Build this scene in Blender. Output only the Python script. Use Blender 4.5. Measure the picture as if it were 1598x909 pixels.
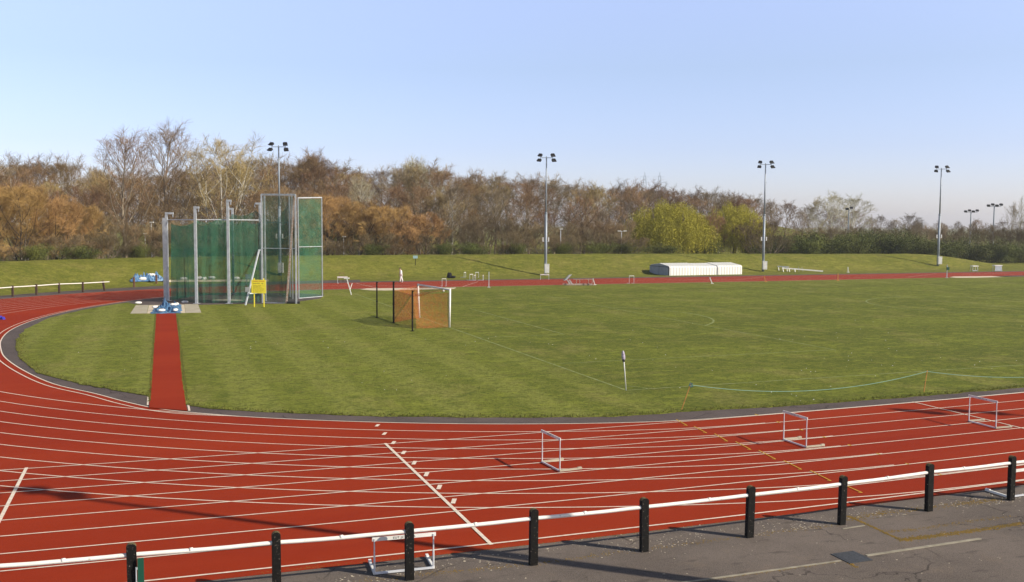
import bpy, bmesh, math, random
import numpy as np
from mathutils import Vector, Matrix, noise
from mathutils.geometry import tessellate_polygon
PI = math.pi
scn = bpy.context.scene
for o in list(bpy.data.objects): bpy.data.objects.remove(o)
C = scn.collection

# ------------------------------------------------------------ camera
CAM_H, FPX, PITCH, ROLL = 6.65, 1475.0, 0.0701, -0.006
IW, IH = 1598.0, 909.0
def tilt(v):
    x, y, z = v; c, s = math.cos(PITCH), math.sin(PITCH)
    return Vector((x, y*c + z*s, -y*s + z*c))
cr, sr = math.cos(ROLL), math.sin(ROLL)
AX_R = tilt((cr, 0, -sr)); AX_U = tilt((sr, 0, cr)); AX_F = tilt((0, 1, 0))
cam = bpy.data.objects.new('camera', bpy.data.cameras.new('camera')); C.objects.link(cam)
cam.data.sensor_width = 36; cam.data.lens = 36*FPX/IW
cam.data.clip_start = 0.1; cam.data.clip_end = 5000
M3 = Matrix((AX_R, AX_U, -AX_F)).transposed()
cam.matrix_world = Matrix.Translation((0, 0, CAM_H)) @ M3.to_4x4()
scn.camera = cam

# ------------------------------------------------------------ sky and sun
SUN_EL = math.radians(33); SUN_V = Vector((1.38, -0.50, 0)).normalized()
SUN_DIR = Vector((SUN_V.x*math.cos(SUN_EL), SUN_V.y*math.cos(SUN_EL), math.sin(SUN_EL)))
w = bpy.data.worlds.new("World"); scn.world = w; w.use_nodes = True
nt = w.node_tree; nt.nodes.clear()
wo = nt.nodes.new('ShaderNodeOutputWorld'); bg = nt.nodes.new('ShaderNodeBackground')
sky = nt.nodes.new('ShaderNodeTexSky'); sky.sky_type = 'NISHITA'; sky.sun_disc = False
sky.sun_elevation = SUN_EL; sky.sun_rotation = math.atan2(SUN_V.x, SUN_V.y)
sky.altitude = 0; sky.air_density = 1.0; sky.dust_density = 0.6; sky.ozone_density = 2.2
tint = nt.nodes.new('ShaderNodeMix'); tint.data_type = 'RGBA'; tint.blend_type = 'MULTIPLY'; tint.inputs[0].default_value = 1
tc = nt.nodes.new('ShaderNodeTexCoord'); sx = nt.nodes.new('ShaderNodeSeparateXYZ'); rp = nt.nodes.new('ShaderNodeValToRGB')
nt.links.new(tc.outputs['Generated'], sx.inputs[0]); nt.links.new(sx.outputs['Z'], rp.inputs[0])
SKY_RAMP = [(0.0, (.49, .485, .65)), (0.08, (.515, .475, .60)), (0.16, (.62, .54, .585)), (0.24, (.84, .68, .71)), (0.42, (.36, .31, .26)), (1.0, (.27, .24, .20))]
e = rp.color_ramp.elements; e[0].position = SKY_RAMP[0][0]; e[0].color = (*SKY_RAMP[0][1], 1)
e[1].position = SKY_RAMP[-1][0]; e[1].color = (*SKY_RAMP[-1][1], 1)
for p_, c_ in SKY_RAMP[1:-1]:
    k = e.new(p_); k.color = (*c_, 1)
nt.links.new(sky.outputs[0], tint.inputs[6]); nt.links.new(rp.outputs[0], tint.inputs[7])
dbl = nt.nodes.new('ShaderNodeVectorMath'); dbl.operation = 'SCALE'; dbl.inputs['Scale'].default_value = 2.0
nt.links.new(tint.outputs[2], dbl.inputs[0]); nt.links.new(dbl.outputs[0], bg.inputs[0]); nt.links.new(bg.outputs[0], wo.inputs[0])
bg.inputs[1].default_value = 0.122
sun = bpy.data.lights.new('sun', 'SUN'); sun.energy = 4.8; sun.angle = math.radians(0.5); sun.color = (1.0, 0.91, 0.74)
so = bpy.data.objects.new('sun', sun); C.objects.link(so); so.rotation_euler = (-SUN_DIR).to_track_quat('-Z', 'Y').to_euler()
vs = scn.view_settings; vs.view_transform = 'Standard'; vs.look = 'None'; vs.gamma = 1; vs.exposure = 0.40; vs.use_curve_mapping = False

# ------------------------------------------------------------ frames: (s,t) runs along and across the home straight
TH = 0.361; CT, ST = math.cos(TH), math.sin(TH)
def W(s, t, z=0.0): return Vector((CT*s - ST*t, ST*s + CT*t, z))
def S(x, y): return (CT*x + ST*y, -ST*x + CT*y)
BC = (22.76, 62.98)                      # centre of the track bend
def sm(a, b, x):
    x = max(0.0, min(1.0, (x-a)/(b-a))); return x*x*(3-2*x)
def bankd(s, t):
    if s < BC[0]: return math.hypot(s-BC[0], t-BC[1])
    return t - BC[1]
def height(x, y, rough=True):
    s, t = S(x, y); D = bankd(s, t)
    z = 0.0
    if t > 55 or s < -24:
        b0 = 50.5; b1 = 61.0
        if s > 60: b0 += 1.5*sm(60, 130, s)
        zt = 2.42 - 0.3*sm(60, 120, s) - 2.1*sm(119, 142, s)
        f = 0.65*sm(b0, b1, D) + 0.35*max(0, min(1, (D-b0)/(b1-b0)))
        z = zt*f
        z -= (zt*0.55)*sm(b1+2.5, b1+13, D)
        if rough and D > b0:
            n = noise.noise(Vector((x*.35, y*.35, 0)))*.07 + noise.noise(Vector((x*1.1, y*1.1, 3)))*.035
            z += n*sm(b0, b0+3, D)*(1 if zt > .5 else .5)
    # the far green mound
    gx, gy = 80, 300
    z += 7.6*math.exp(-(((x-gx)/15)**2 + ((y-gy)/30)**2))
    return z
def ray(px, py):
    u = (px-IW/2)/FPX; v = (py-IH/2)/FPX
    return AX_R*u - AX_U*v + AX_F
def hit(px, py, z=None):
    """the place on the ground that the photograph shows at this point"""
    d = ray(px, py)
    if z is not None or True:
        zz = z or 0.0
        k = (CAM_H-zz)/-d.z if d.z < 0 else 1e9
        p = Vector((d.x*k, d.y*k, zz))
        if z is not None: return p
    if p.length < 90: return Vector((p.x, p.y, height(p.x, p.y, False)))
    y = 60.0
    while y < 420:
        q = Vector((d.x/d.y*y, y, CAM_H + d.z/d.y*y))
        if q.z <= height(q.x, q.y, False): return Vector((q.x, q.y, height(q.x, q.y)))
        y += 0.15
    return p
def far(px, dist, z=None):
    d = ray(px, 352); x = d.x/d.y*dist
    return Vector((x, dist, height(x, dist) if z is None else z))
def zat(px, py, dist):
    d = ray(px, py); return CAM_H + d.z/d.y*dist

# ------------------------------------------------------------ materials
def mat(name, col, rough=.8, metal=0, noise_scale=None, var=.25, col2=None, bump=0, bscale=None, spec=None, rnd=0):
    m = bpy.data.materials.new(name); m.use_nodes = True; n = m.node_tree; b = n.nodes['Principled BSDF']
    b.inputs['Base Color'].default_value = (*col, 1); b.inputs['Roughness'].default_value = rough; b.inputs['Specular IOR Level'].default_value = .25 if rough > .6 else .5; b.inputs['Metallic'].default_value = metal
    if spec is not None: b.inputs['Specular IOR Level'].default_value = spec
    out = None
    geo = n.nodes.new('ShaderNodeNewGeometry')
    if noise_scale:
        t = n.nodes.new('ShaderNodeTexNoise'); t.inputs['Scale'].default_value = noise_scale; t.inputs['Detail'].default_value = 5
        n.links.new(geo.outputs['Position'], t.inputs['Vector'])
        r = n.nodes.new('ShaderNodeValToRGB'); r.color_ramp.elements[0].position = .3; r.color_ramp.elements[1].position = .7
        c2 = col2 or tuple(min(1, c*(1+var)) for c in col); c1 = col if col2 else tuple(c*(1-var) for c in col)
        r.color_ramp.elements[0].color = (*c1, 1); r.color_ramp.elements[1].color = (*c2, 1)
        n.links.new(t.outputs['Fac'], r.inputs[0]); out = r.outputs[0]
    if rnd:
        oi = n.nodes.new('ShaderNodeObjectInfo'); hs = n.nodes.new('ShaderNodeHueSaturation'); 
        mr = n.nodes.new('ShaderNodeMapRange'); mr.inputs['To Min'].default_value = 1-rnd; mr.inputs['To Max'].default_value = 1+rnd
        n.links.new(oi.outputs['Random'], mr.inputs[0]); n.links.new(mr.outputs[0], hs.inputs['Value'])
        mr2 = n.nodes.new('ShaderNodeMapRange'); mr2.inputs['To Min'].default_value = .493; mr2.inputs['To Max'].default_value = .510
        mu = n.nodes.new('ShaderNodeMath'); mu.operation = 'MULTIPLY'; mu.inputs[1].default_value = 7.31
        fr = n.nodes.new('ShaderNodeMath'); fr.operation = 'FRACT'
        n.links.new(oi.outputs['Random'], mu.inputs[0]); n.links.new(mu.outputs[0], fr.inputs[0]); n.links.new(fr.outputs[0], mr2.inputs[0]); n.links.new(mr2.outputs[0], hs.inputs['Hue'])
        if out: n.links.new(out, hs.inputs['Color'])
        else: hs.inputs['Color'].default_value = (*col, 1)
        out = hs.outputs[0]
    if out: n.links.new(out, b.inputs['Base Color'])
    if bump:
        t = n.nodes.new('ShaderNodeTexNoise'); t.inputs['Scale'].default_value = bscale or 30; t.inputs['Detail'].default_value = 4
        n.links.new(geo.outputs['Position'], t.inputs['Vector'])
        bp = n.nodes.new('ShaderNodeBump'); bp.inputs['Strength'].default_value = bump; bp.inputs['Distance'].default_value = .03
        n.links.new(t.outputs['Fac'], bp.inputs['Height']); n.links.new(bp.outputs[0], b.inputs['Normal'])
    return m

class NB:
    """small node-building helper for layered ground materials"""
    def __init__(s, name, rough=.9, spec=.2):
        s.m = bpy.data.materials.new(name); s.m.use_nodes = True; s.n = s.m.node_tree.nodes; s.l = s.m.node_tree.links
        s.b = s.n['Principled BSDF']; s.b.inputs['Roughness'].default_value = rough; s.b.inputs['Specular IOR Level'].default_value = spec
        g = s.n.new('ShaderNodeNewGeometry'); s.pos = g.outputs['Position']
        mp = s.n.new('ShaderNodeMapping'); mp.vector_type = 'POINT'; mp.inputs['Rotation'].default_value = (0, 0, -TH)
        s.l.new(s.pos, mp.inputs[0]); s.st = mp.outputs[0]
    def noise(s, scale, detail=4, vec=None, rough=.5, mul=None):
        v = vec or s.st
        if mul:
            mp = s.n.new('ShaderNodeMapping'); mp.inputs['Scale'].default_value = mul; s.l.new(v, mp.inputs[0]); v = mp.outputs[0]
        t = s.n.new('ShaderNodeTexNoise'); t.inputs['Scale'].default_value = scale; t.inputs['Detail'].default_value = detail
        t.inputs['Roughness'].default_value = rough
        s.l.new(v, t.inputs['Vector']); return t.outputs['Fac']
    def ramp(s, f, a, b, lo=0, hi=1):
        r = s.n.new('ShaderNodeMapRange'); r.clamp = True; r.interpolation_type = 'SMOOTHSTEP'
        r.inputs['From Min'].default_value = a; r.inputs['From Max'].default_value = b; r.inputs['To Min'].default_value = lo; r.inputs['To Max'].default_value = hi
        s.l.new(f, r.inputs[0]); return r.outputs[0]
    def math(s, op, a, b):
        m = s.n.new('ShaderNodeMath'); m.operation = op
        for i, v in enumerate((a, b)):
            if isinstance(v, (int, float)): m.inputs[i].default_value = v
            elif v is not None: s.l.new(v, m.inputs[i])
        return m.outputs[0]
    def mix(s, f, a, b, mode='MIX'):
        m = s.n.new('ShaderNodeMix'); m.data_type = 'RGBA'; m.blend_type = mode
        if isinstance(f, (int, float)): m.inputs[0].default_value = f
        else: s.l.new(f, m.inputs[0])
        for i, v in ((6, a), (7, b)):
            if isinstance(v, tuple): m.inputs[i].default_value = (*v, 1)
            else: s.l.new(v, m.inputs[i])
        return m.outputs[2]
    def xyz(s, v=None):
        q = s.n.new('ShaderNodeSeparateXYZ'); s.l.new(v or s.st, q.inputs[0]); return q.outputs
    def bump(s, f, st=.5, d=.02):
        bp = s.n.new('ShaderNodeBump'); bp.inputs['Strength'].default_value = st; bp.inputs['Distance'].default_value = d
        s.l.new(f, bp.inputs['Height']); s.l.new(bp.outputs[0], s.b.inputs['Normal'])
    def out(s, c): s.l.new(c, s.b.inputs['Base Color']); return s.m

def grass_mat(name, infield):
    g = NB(name, .95, .1)
    dark, mid, lite, straw = (.100, .128, .013), (.172, .202, .022), (.245, .268, .038), (.33, .29, .09)
    if not infield: dark, mid, lite, straw = (.122, .136, .016), (.195, .198, .028), (.255, .245, .045), (.33, .26, .09)
    big = g.noise(.09, 5, rough=.6); midn = g.noise(.55, 5, rough=.65); fine = g.noise(7, 4, rough=.7); vf = g.noise(38, 2)
    c = g.mix(g.ramp(big, .35, .68), mid, dark)
    c = g.mix(g.ramp(midn, .42, .72, 0, .8), c, lite)
    sx_ = g.xyz()
    if infield:
        # mowing: bands across the pitch end behind the goal, broad ones along the pitch
        def bands(co, per, ph, wob=.35):
            wv = g.math('MULTIPLY', g.noise(.18, 2), wob*6)
            a = g.math('ADD', g.math('MULTIPLY', co, 2*PI/per), g.math('ADD', wv, ph)); return g.math('SINE', a, None)
        b1 = g.ramp(bands(sx_[0], 3.4, 1.2, .16), -.35, .5); b2 = g.ramp(bands(sx_[1], 9.5, .3, .5), -.6, .7)
        left = g.ramp(sx_[0], 15, 19, 1, 0)
        k1 = g.math('MULTIPLY', b1, g.math('MULTIPLY', left, .95)); k2 = g.math('MULTIPLY', b2, g.math('SUBTRACT', .42, g.math('MULTIPLY', left, .38)))
        c = g.mix(k1, c, (.265, .280, .062)); c = g.mix(k2, c, (.080, .098, .012))
        c = g.mix(g.math('MULTIPLY', left, .34), c, lite)
        c = g.mix(g.ramp(sx_[1], 86, 95, 0, .55), c, (.20, .19, .035))
        edge = g.math('MULTIPLY', g.ramp(g.noise(.35, 4, mul=(1, .6, 1)), .52, .68), .55)
        c = g.mix(edge, c, straw)
        # worn goalmouth
        c = g.mix(g.math('MULTIPLY', g.ramp(g.noise(1.3, 5), .55, .75), .5), c, (.15, .115, .035))
        c = g.mix(g.math('MULTIPLY', g.ramp(g.noise(2.2, 6, mul=(.35, 1, 1), rough=.75), .45, .8), .55), c, (.24, .235, .075))
    else:
        hz = g.ramp(g.noise(.22, 5, rough=.7), .45, .75, 0, .6)
        c = g.mix(hz, c, straw)
        c = g.mix(g.ramp(g.noise(.9, 5, mul=(.5, 1.8, 1), rough=.75), .5, .8, 0, .6), c, (.24, .165, .07))
        c = g.mix(g.ramp(g.noise(2.6, 4, mul=(.5, 1.3, 1)), .55, .8, 0, .55), c, (.075, .095, .018))
    c = g.mix(g.ramp(fine, .42, .66, 0, .62), c, (.050, .064, .008))
    c = g.mix(g.ramp(vf, .50, .72, 0, .6), c, (.33, .32, .09))
    c = g.mix(g.ramp(g.noise(1.5, 7, rough=.85), .46, .62, 0, .65), c, (.078, .105, .012))
    c = g.mix(g.ramp(g.noise(1.15, 6, mul=(.6, 1, 1), rough=.85), .50, .64, 0, .65), c, tuple(x*1.15 for x in lite))
    c = g.mix(g.ramp(g.noise(3.1, 5, mul=(1, .8, 1), rough=.8), .50, .72, 0, .55), c, tuple(x*.6 for x in dark))
    c = g.mix(g.ramp(g.noise(4.3, 5, rough=.8), .54, .74, 0, .5), c, tuple(x*1.35 for x in lite))
    g.bump(g.math('ADD', fine, vf), 1.0, .07)
    return g.out(c)
M = {}
M['infield'] = grass_mat('infield_grass', True); M['turf'] = grass_mat('bank_grass', False)
def red_mat():
    g = NB('running_track', .9, .08)
    c = g.mix(g.ramp(g.noise(.16, 4, mul=(.25, 1, 1)), .35, .7), (.262, .0255, .0062), (.310, .035, .0085))
    c = g.mix(g.ramp(g.noise(.8, 3, mul=(.12, 1.4, 1)), .5, .78, 0, .35), c, (.32, .046, .016))
    c = g.mix(g.ramp(g.noise(60, 3), .35, .75, 0, .4), c, (.16, .012, .006))
    c = g.mix(g.ramp(g.noise(150, 1), .70, .80, 0, .5), c, (.45, .14, .09))
    c = g.mix(g.ramp(g.noise(.33, 5, mul=(.35, 1.2, 1), rough=.65), .50, .72, 0, .30), c, (.20, .017, .008))
    c = g.mix(g.ramp(g.noise(3.2, 5, rough=.8), .62, .78, 0, .28), c, (.33, .065, .035))
    g.bump(g.noise(120, 3), .5, .012)
    return g.out(c)
M['red'] = red_mat()
def tar_mat(name, base, warm):
    g = NB(name, .9, .2)
    c = g.mix(g.ramp(g.noise(.35, 5, rough=.65), .35, .7), base, tuple(x*1.45 for x in base))
    c = g.mix(g.ramp(g.noise(1.1, 5, rough=.7), .52, .75, 0, .6), c, warm)
    c = g.mix(g.ramp(g.noise(70, 3), .45, .75, 0, .6), c, tuple(x*2.4 for x in base))
    c = g.mix(g.ramp(g.noise(46, 3), .30, .48, .6, 0), c, tuple(x*.35 for x in base))
    c = g.mix(g.ramp(g.noise(2.3, 6, mul=(.6, 2, 1)), .58, .72, 0, .5), c, tuple(x*.45 for x in base))
    v = g.n.new('ShaderNodeTexVoronoi'); v.feature = 'DISTANCE_TO_EDGE'; v.inputs['Scale'].default_value = .42; dn = g.noise(1.6, 4); wv = g.n.new('ShaderNodeVectorMath'); wv.operation = 'ADD'; g.l.new(g.st, wv.inputs[0]); g.l.new(dn, wv.inputs[1]); g.l.new(wv.outputs[0], v.inputs['Vector'])
    c = g.mix(g.math('MULTIPLY', g.ramp(v.outputs['Distance'], .004, .012, .7, 0), g.ramp(g.noise(.4, 3), .48, .6)), c, tuple(x*.25 for x in base))
    g.bump(g.noise(60, 4), .7, .02)
    return g.out(c)
M['tar'] = tar_mat('apron_tarmac', (.106, .087, .076), (.17, .13, .10))
M['tar2'] = tar_mat('kerb_path', (.080, .063, .060), (.10, .082, .075))
M['conc'] = mat('concrete', (.33, .29, .22), .9, 0, 1.5, col2=(.44, .40, .32), bump=.3)
M['line'] = mat('line_paint', (.68, .58, .49), .7, 0, 9, var=.14, spec=.2)
M['yline'] = mat('yellow_line_paint', (.55, .33, .03), .7, 0, 9, var=.2)
M['chalk'] = mat('pitch_chalk', (.13, .165, .028), .95, 0, 2.2, col2=(.26, .28, .12))
M['white'] = mat('white_paint', (.72, .71, .68), .45, 0, 3, var=.1)
gr = NB('rail_paint', .45, .4); gc = gr.mix(gr.ramp(gr.noise(9, 5, rough=.8), .60, .70, 0, .85), (.78, .75, .70), (.30, .26, .21)); gc = gr.mix(gr.ramp(gr.noise(2.2, 4), .45, .75, 0, .35), gc, (.55, .50, .43)); M['rail'] = gr.out(gc)
M['black'] = mat('black_post_paint', (.005, .0045, .004), .8, 0, 25, var=.5, bump=.3)
gq = NB('flecked_black_paint', .75, .2); cq = gq.mix(gq.ramp(gq.noise(22, 4, rough=.7), .62, .68), (.005, .0045, .004), (.16, .13, .11)); gq.bump(gq.noise(14, 4), .6, .02); M['black'] = gq.out(cq)
M['topwear'] = mat('weathered_post_top', (.07, .055, .028), .9, 0, 30, col2=(.16, .12, .05))
M['steel'] = mat('galvanised_steel', (.44, .46, .49), .55, .3, 4, var=.18)
M['steel_pale'] = mat('pale_aluminium', (.62, .64, .68), .45, .25, 3, var=.12)
M['rust'] = mat('rusty_steel', (.24, .12, .06), .8, 0, 9, col2=(.42, .40, .38))
M['pole'] = mat('grey_mast_paint', (.27, .31, .36), .5, .2, 1, var=.1)
M['dark'] = mat('dark_lamp_housing', (.02, .02, .022), .5, 0)
M['glassy'] = mat('lamp_glass', (.35, .37, .40), .15, 0)
M['wood'] = mat('brown_timber', (.16, .085, .05), .85, 0, 8, var=.35)
M['darkwood'] = mat('dark_timber', (.07, .042, .03), .85, 0, 8, var=.35)
M['yellow'] = mat('yellow_sign', (.95, .78, .045), .5, 0, 5, var=.05)
M['orangelet'] = mat('sign_heading', (.70, .28, .03), .6)
M['blackink'] = mat('printed_letters', (.30, .24, .03), .6)
M['ink'] = mat('board_letters', (.03, .03, .03), .6)
M['blue'] = mat('blue_tarpaulin', (.028, .085, .20), .5, 0, 2.6, col2=(.12, .25, .42), bump=.4, bscale=8)
M['bag'] = mat('white_sandbag', (.70, .68, .66), .8, 0, 9, var=.12, bump=.4, bscale=20)
M['cyan'] = mat('cyan_rope', (.20, .37, .32), .8)
M['ropeknot'] = mat('blue_rope_knot', (.02, .16, .25), .8, 0, 40, var=.5)
M['stake'] = mat('orange_stake', (.60, .27, .08), .8, 0, 14, var=.3)
M['green'] = mat('green_plastic', (.006, .065, .040), .4)
M['grey'] = mat('grey_panel', (.33, .34, .35), .6, 0, 4, var=.15)
M['shed'] = mat('white_ribbed_cover', (.74, .73, .70), .5, 0, .6, var=.05)
M['shedgrey'] = mat('grey_cover_end', (.36, .39, .44), .6, 0, 2, var=.08)
M['sand'] = mat('pale_sand', (.55, .47, .36), .95, 0, 3, var=.12)
M['skin'] = mat('skin', (.45, .27, .19), .6)
M['hair'] = mat('dark_hair', (.03, .022, .018), .7)
M['cloth'] = mat('white_clothing', (.66, .65, .66), .85, 0, 20, var=.06)
M['blackcloth'] = mat('black_cloth', (.010, .010, .012), .8)
M['moss'] = mat('moss', (.22, .13, .025), .95, 0, 6, col2=(.12, .09, .03))
M['chip'] = mat('pale_gravel', (.42, .37, .29), .9, 0, 40, var=.3)
M['daisy'] = mat('daisy_white', (.75, .75, .70), .8)
M['cover'] = mat('iron_cover', (.060, .062, .068), .6, .3, 30, var=.4)
M['bark'] = mat('grey_bark', (.18, .145, .10), .9, 0, 3, col2=(.28, .235, .175), rnd=.2)
M['barkdark'] = mat('dark_bark', (.055, .042, .032), .9, 0, 3, var=.4)
M['barkpale'] = mat('pale_bark', (.48, .45, .39), .9, 0, 3, var=.25)
TW = {}
TW['brown'] = mat('brown_twigs', (.235, .152, .078), .9, 0, .22, var=.15, rnd=.16)
TW['red'] = mat('russet_twigs', (.24, .142, .076), .9, 0, .22, var=.22, rnd=.2)
TW['grey'] = mat('grey_twigs', (.235, .178, .112), .9, 0, .22, var=.2, rnd=.2)
TW['tan'] = mat('tan_twigs', (.32, .235, .105), .9, 0, .22, var=.18, rnd=.15)
TW['pale'] = mat('pale_budding_twigs', (.43, .385, .26), .9, 0, .22, var=.18, rnd=.1)
TW['plum'] = mat('purplish_twigs', (.175, .130, .095), .9, 0, .1, var=.2, rnd=.2)
TW['orange'] = mat('orange_willow_twigs', (.37, .225, .085), .85, 0, .3, var=.2, rnd=.05)
TW['yellow'] = mat('yellow_green_willow_leaves', (.27, .25, .026), .8, 0, .9, col2=(.50, .44, .055))
TW['bush'] = mat('dark_green_leaves', (.06, .08, .018), .75, 0, .5, col2=(.15, .16, .035), rnd=.25)
TW['under'] = mat('brushwood_twigs', (.15, .112, .06), .9, 0, .4, col2=(.21, .15, .08), rnd=.3)
TW['ivy'] = mat('ivy_leaves', (.030, .052, .014), .7, 0, 2, var=.3)
def net_mat(name, col, fac, cell):
    m = bpy.data.materials.new(name); m.use_nodes = True; n = m.node_tree; b = n.nodes['Principled BSDF']
    b.inputs['Base Color'].default_value = (*col, 1); b.inputs['Roughness'].default_value = .8
    tr = n.nodes.new('ShaderNodeBsdfTransparent'); mx = n.nodes.new('ShaderNodeMixShader'); g = n.nodes.new('ShaderNodeNewGeometry')
    t = n.nodes.new('ShaderNodeTexNoise'); t.inputs['Scale'].default_value = cell; n.links.new(g.outputs['Position'], t.inputs['Vector'])
    r = n.nodes.new('ShaderNodeMapRange'); r.inputs['From Min'].default_value = .3; r.inputs['From Max'].default_value = .7
    r.inputs['To Min'].default_value = fac-.14; r.inputs['To Max'].default_value = fac+.14
    n.links.new(t.outputs['Fac'], r.inputs[0]); n.links.new(r.outputs[0], mx.inputs[0])
    n.links.new(tr.outputs[0], mx.inputs[1]); n.links.new(b.outputs[0], mx.inputs[2]); n.links.new(mx.outputs[0], n.nodes['Material Output'].inputs[0])
    return m
M['net'] = net_mat('green_safety_net', (.012, .105, .060), .50, 1.1)
M['gatenet'] = net_mat('thin_green_net', (.025, .145, .085), .40, 1.1)
M['orangenet'] = net_mat('orange_net', (.36, .085, .014), .34, 6)

# ------------------------------------------------------------ object helpers
def tag(o, label=None, cat=None, group=None, kind=None):
    if label: o['label'] = label
    if cat: o['category'] = cat
    if group: o['group'] = group
    if kind: o['kind'] = kind
    return o
def thing(name, label, cat, loc=(0, 0, 0), rz=0, group=None):
    o = bpy.data.objects.new(name, None); o.empty_display_size = .2; C.objects.link(o); o.location = loc; o.rotation_euler = (0, 0, rz)
    return tag(o, label, cat, group)
def kids(o): return [c for c in bpy.data.objects if c.parent == o]
def dup(root, children, loc, rz, label, scale=None, group=None):
    r = root.copy(); C.objects.link(r); r.location = loc; r.rotation_euler = (0, 0, rz); r['label'] = label
    if scale: r.scale = scale
    if group: r['group'] = group
    for c in children:
        d = c.copy(); C.objects.link(d); d.parent = r
    return r
class MB:
    def __init__(s): s.v = []; s.f = []; s.mi = []; s.cur = 0
    def add(s, vs, fs):
        b = len(s.v); s.v += [tuple(v) for v in vs]; s.f += [tuple(i+b for i in f) for f in fs]; s.mi += [s.cur]*len(fs); return s
    def box(s, c, size, rz=0, rot=None):
        hx, hy, hz = size[0]/2, size[1]/2, size[2]/2
        R = rot or Matrix.Rotation(rz, 3, 'Z'); c = Vector(c)
        vs = [c + R @ Vector((x*hx, y*hy, z*hz)) for z in (-1, 1) for x, y in ((-1, -1), (1, -1), (1, 1), (-1, 1))]
        return s.add(vs, [(3, 2, 1, 0), (4, 5, 6, 7), (0, 1, 5, 4), (1, 2, 6, 5), (2, 3, 7, 6), (3, 0, 4, 7)])
    def bar(s, a, b, wd, ht=None, up=(0, 0, 1)):
        a, b = Vector(a), Vector(b); d = (b-a); L = d.length; d.normalize(); u = Vector(up)
        if abs(d.dot(u)) > .98: u = Vector((1, 0, 0))
        x = d.cross(u).normalized(); z = x.cross(d)
        R = Matrix((x, d, z)).transposed()
        return s.box((a+b)/2, (wd, L, ht or wd), rot=R)
    def tube(s, path, r, n=8, caps=True):
        P = [Vector(p) for p in path]; k = len(P)
        rr = r if isinstance(r, (list, tuple)) else [r]*k
        d0 = (P[1]-P[0]).normalized(); ref = Vector((0, 0, 1)) if abs(d0.z) < .9 else Vector((1, 0, 0))
        x = d0.cross(ref).normalized(); base = len(s.v); vs = []
        for i in range(k):
            d = (P[min(i+1, k-1)] - P[max(i-1, 0)]).normalized()
            x = (x - d*x.dot(d)); x = x.normalized() if x.length > 1e-6 else d.orthogonal().normalized(); y = d.cross(x)
            for j in range(n):
                a = 2*PI*j/n; vs.append(P[i] + (x*math.cos(a) + y*math.sin(a))*rr[i])
        fs = [(i*n+j, i*n+(j+1) % n, (i+1)*n+(j+1) % n, (i+1)*n+j) for i in range(k-1) for j in range(n)]
        if caps: fs += [tuple(range(n-1, -1, -1)), tuple(range((k-1)*n, k*n))]
        return s.add(vs, fs)
    def twig(s, p, q, r):
        d = (q-p); x = d.orthogonal().normalized()*r; y = d.cross(x).normalized()*r
        return s.add([p+x, p-x*.5+y*.87, p-x*.5-y*.87, q], [(0, 1, 3), (1, 2, 3), (2, 0, 3)])
    def build(s, name, m, parent=None, smooth=False, loc=None):
        me = bpy.data.meshes.new(name); me.from_pydata(s.v, [], s.f)
        ms = m if isinstance(m, (list, tuple)) else [m]
        for k in ms: me.materials.append(k)
        if len(ms) > 1: me.polygons.foreach_set('material_index', s.mi)
        if smooth: me.polygons.foreach_set('use_smooth', [True]*len(s.f))
        me.update(); o = bpy.data.objects.new(name, me); C.objects.link(o)
        if parent: o.parent = parent
        if loc is not None: o.location = loc
        return o
def poly(name, pts, z, m, thick=0, parent=None, slope=0):
    """flat sheet from an outline of world points; thick > 0 gives it an edge"""
    P = [Vector((p[0], p[1], z)) for p in pts]
    tri = tessellate_polygon([P]); b = MB(); n = len(P)
    ar = sum(P[i].x*P[(i+1) % n].y - P[(i+1) % n].x*P[i].y for i in range(n))
    fs = []
    for t in tri:
        a, c, d = P[t[0]], P[t[1]], P[t[2]]
        fs.append(t if (c-a).cross(d-a).z > 0 else (t[0], t[2], t[1]))
    vs = list(P)
    if thick:
        vs += [Vector((p.x, p.y, z-thick)) for p in P]
        for i in range(n):
            j = (i+1) % n; q = (i, j, n+j, n+i); fs.append(q if ar < 0 else q[::-1])
    b.add(vs, fs); return b.build(name, m, parent)
def ribbon(b, pts, wd, z, closed=False):
    P = [Vector((p[0], p[1], 0)) for p in pts]; n = len(P); vs = []
    for i in range(n):
        d = (P[min(i+1, n-1)]-P[max(i-1, 0)]); d.z = 0; d.normalize(); nrm = Vector((-d.y, d.x, 0))*wd/2
        vs += [P[i]+nrm+Vector((0, 0, z)), P[i]-nrm+Vector((0, 0, z))]
    b.add(vs, [(2*i, 2*i+1, 2*i+3, 2*i+2) for i in range(n-1)])
def interp(tab, x):
    if x <= tab[0][0]: return tab[0][1]
    for (a, b), (c, d) in zip(tab, tab[1:]):
        if x <= c: return b + (d-b)*(x-a)/(c-a)
    return tab[-1][1]
def catmull(P, k=6):
    out = []; n = len(P)
    for i in range(n-1):
        p0, p1, p2, p3 = [Vector((*P[max(0, min(n-1, j))][:2], 0)) for j in (i-1, i, i+1, i+2)]
        for q in range(k):
            t = q/k; out.append(.5*((2*p1)+(p2-p0)*t+(2*p0-5*p1+4*p2-p3)*t*t+(3*p1-p0-3*p2+p3)*t**3))
    out.append(Vector((*P[-1][:2], 0))); return out
rng = random.Random(7)

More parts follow.
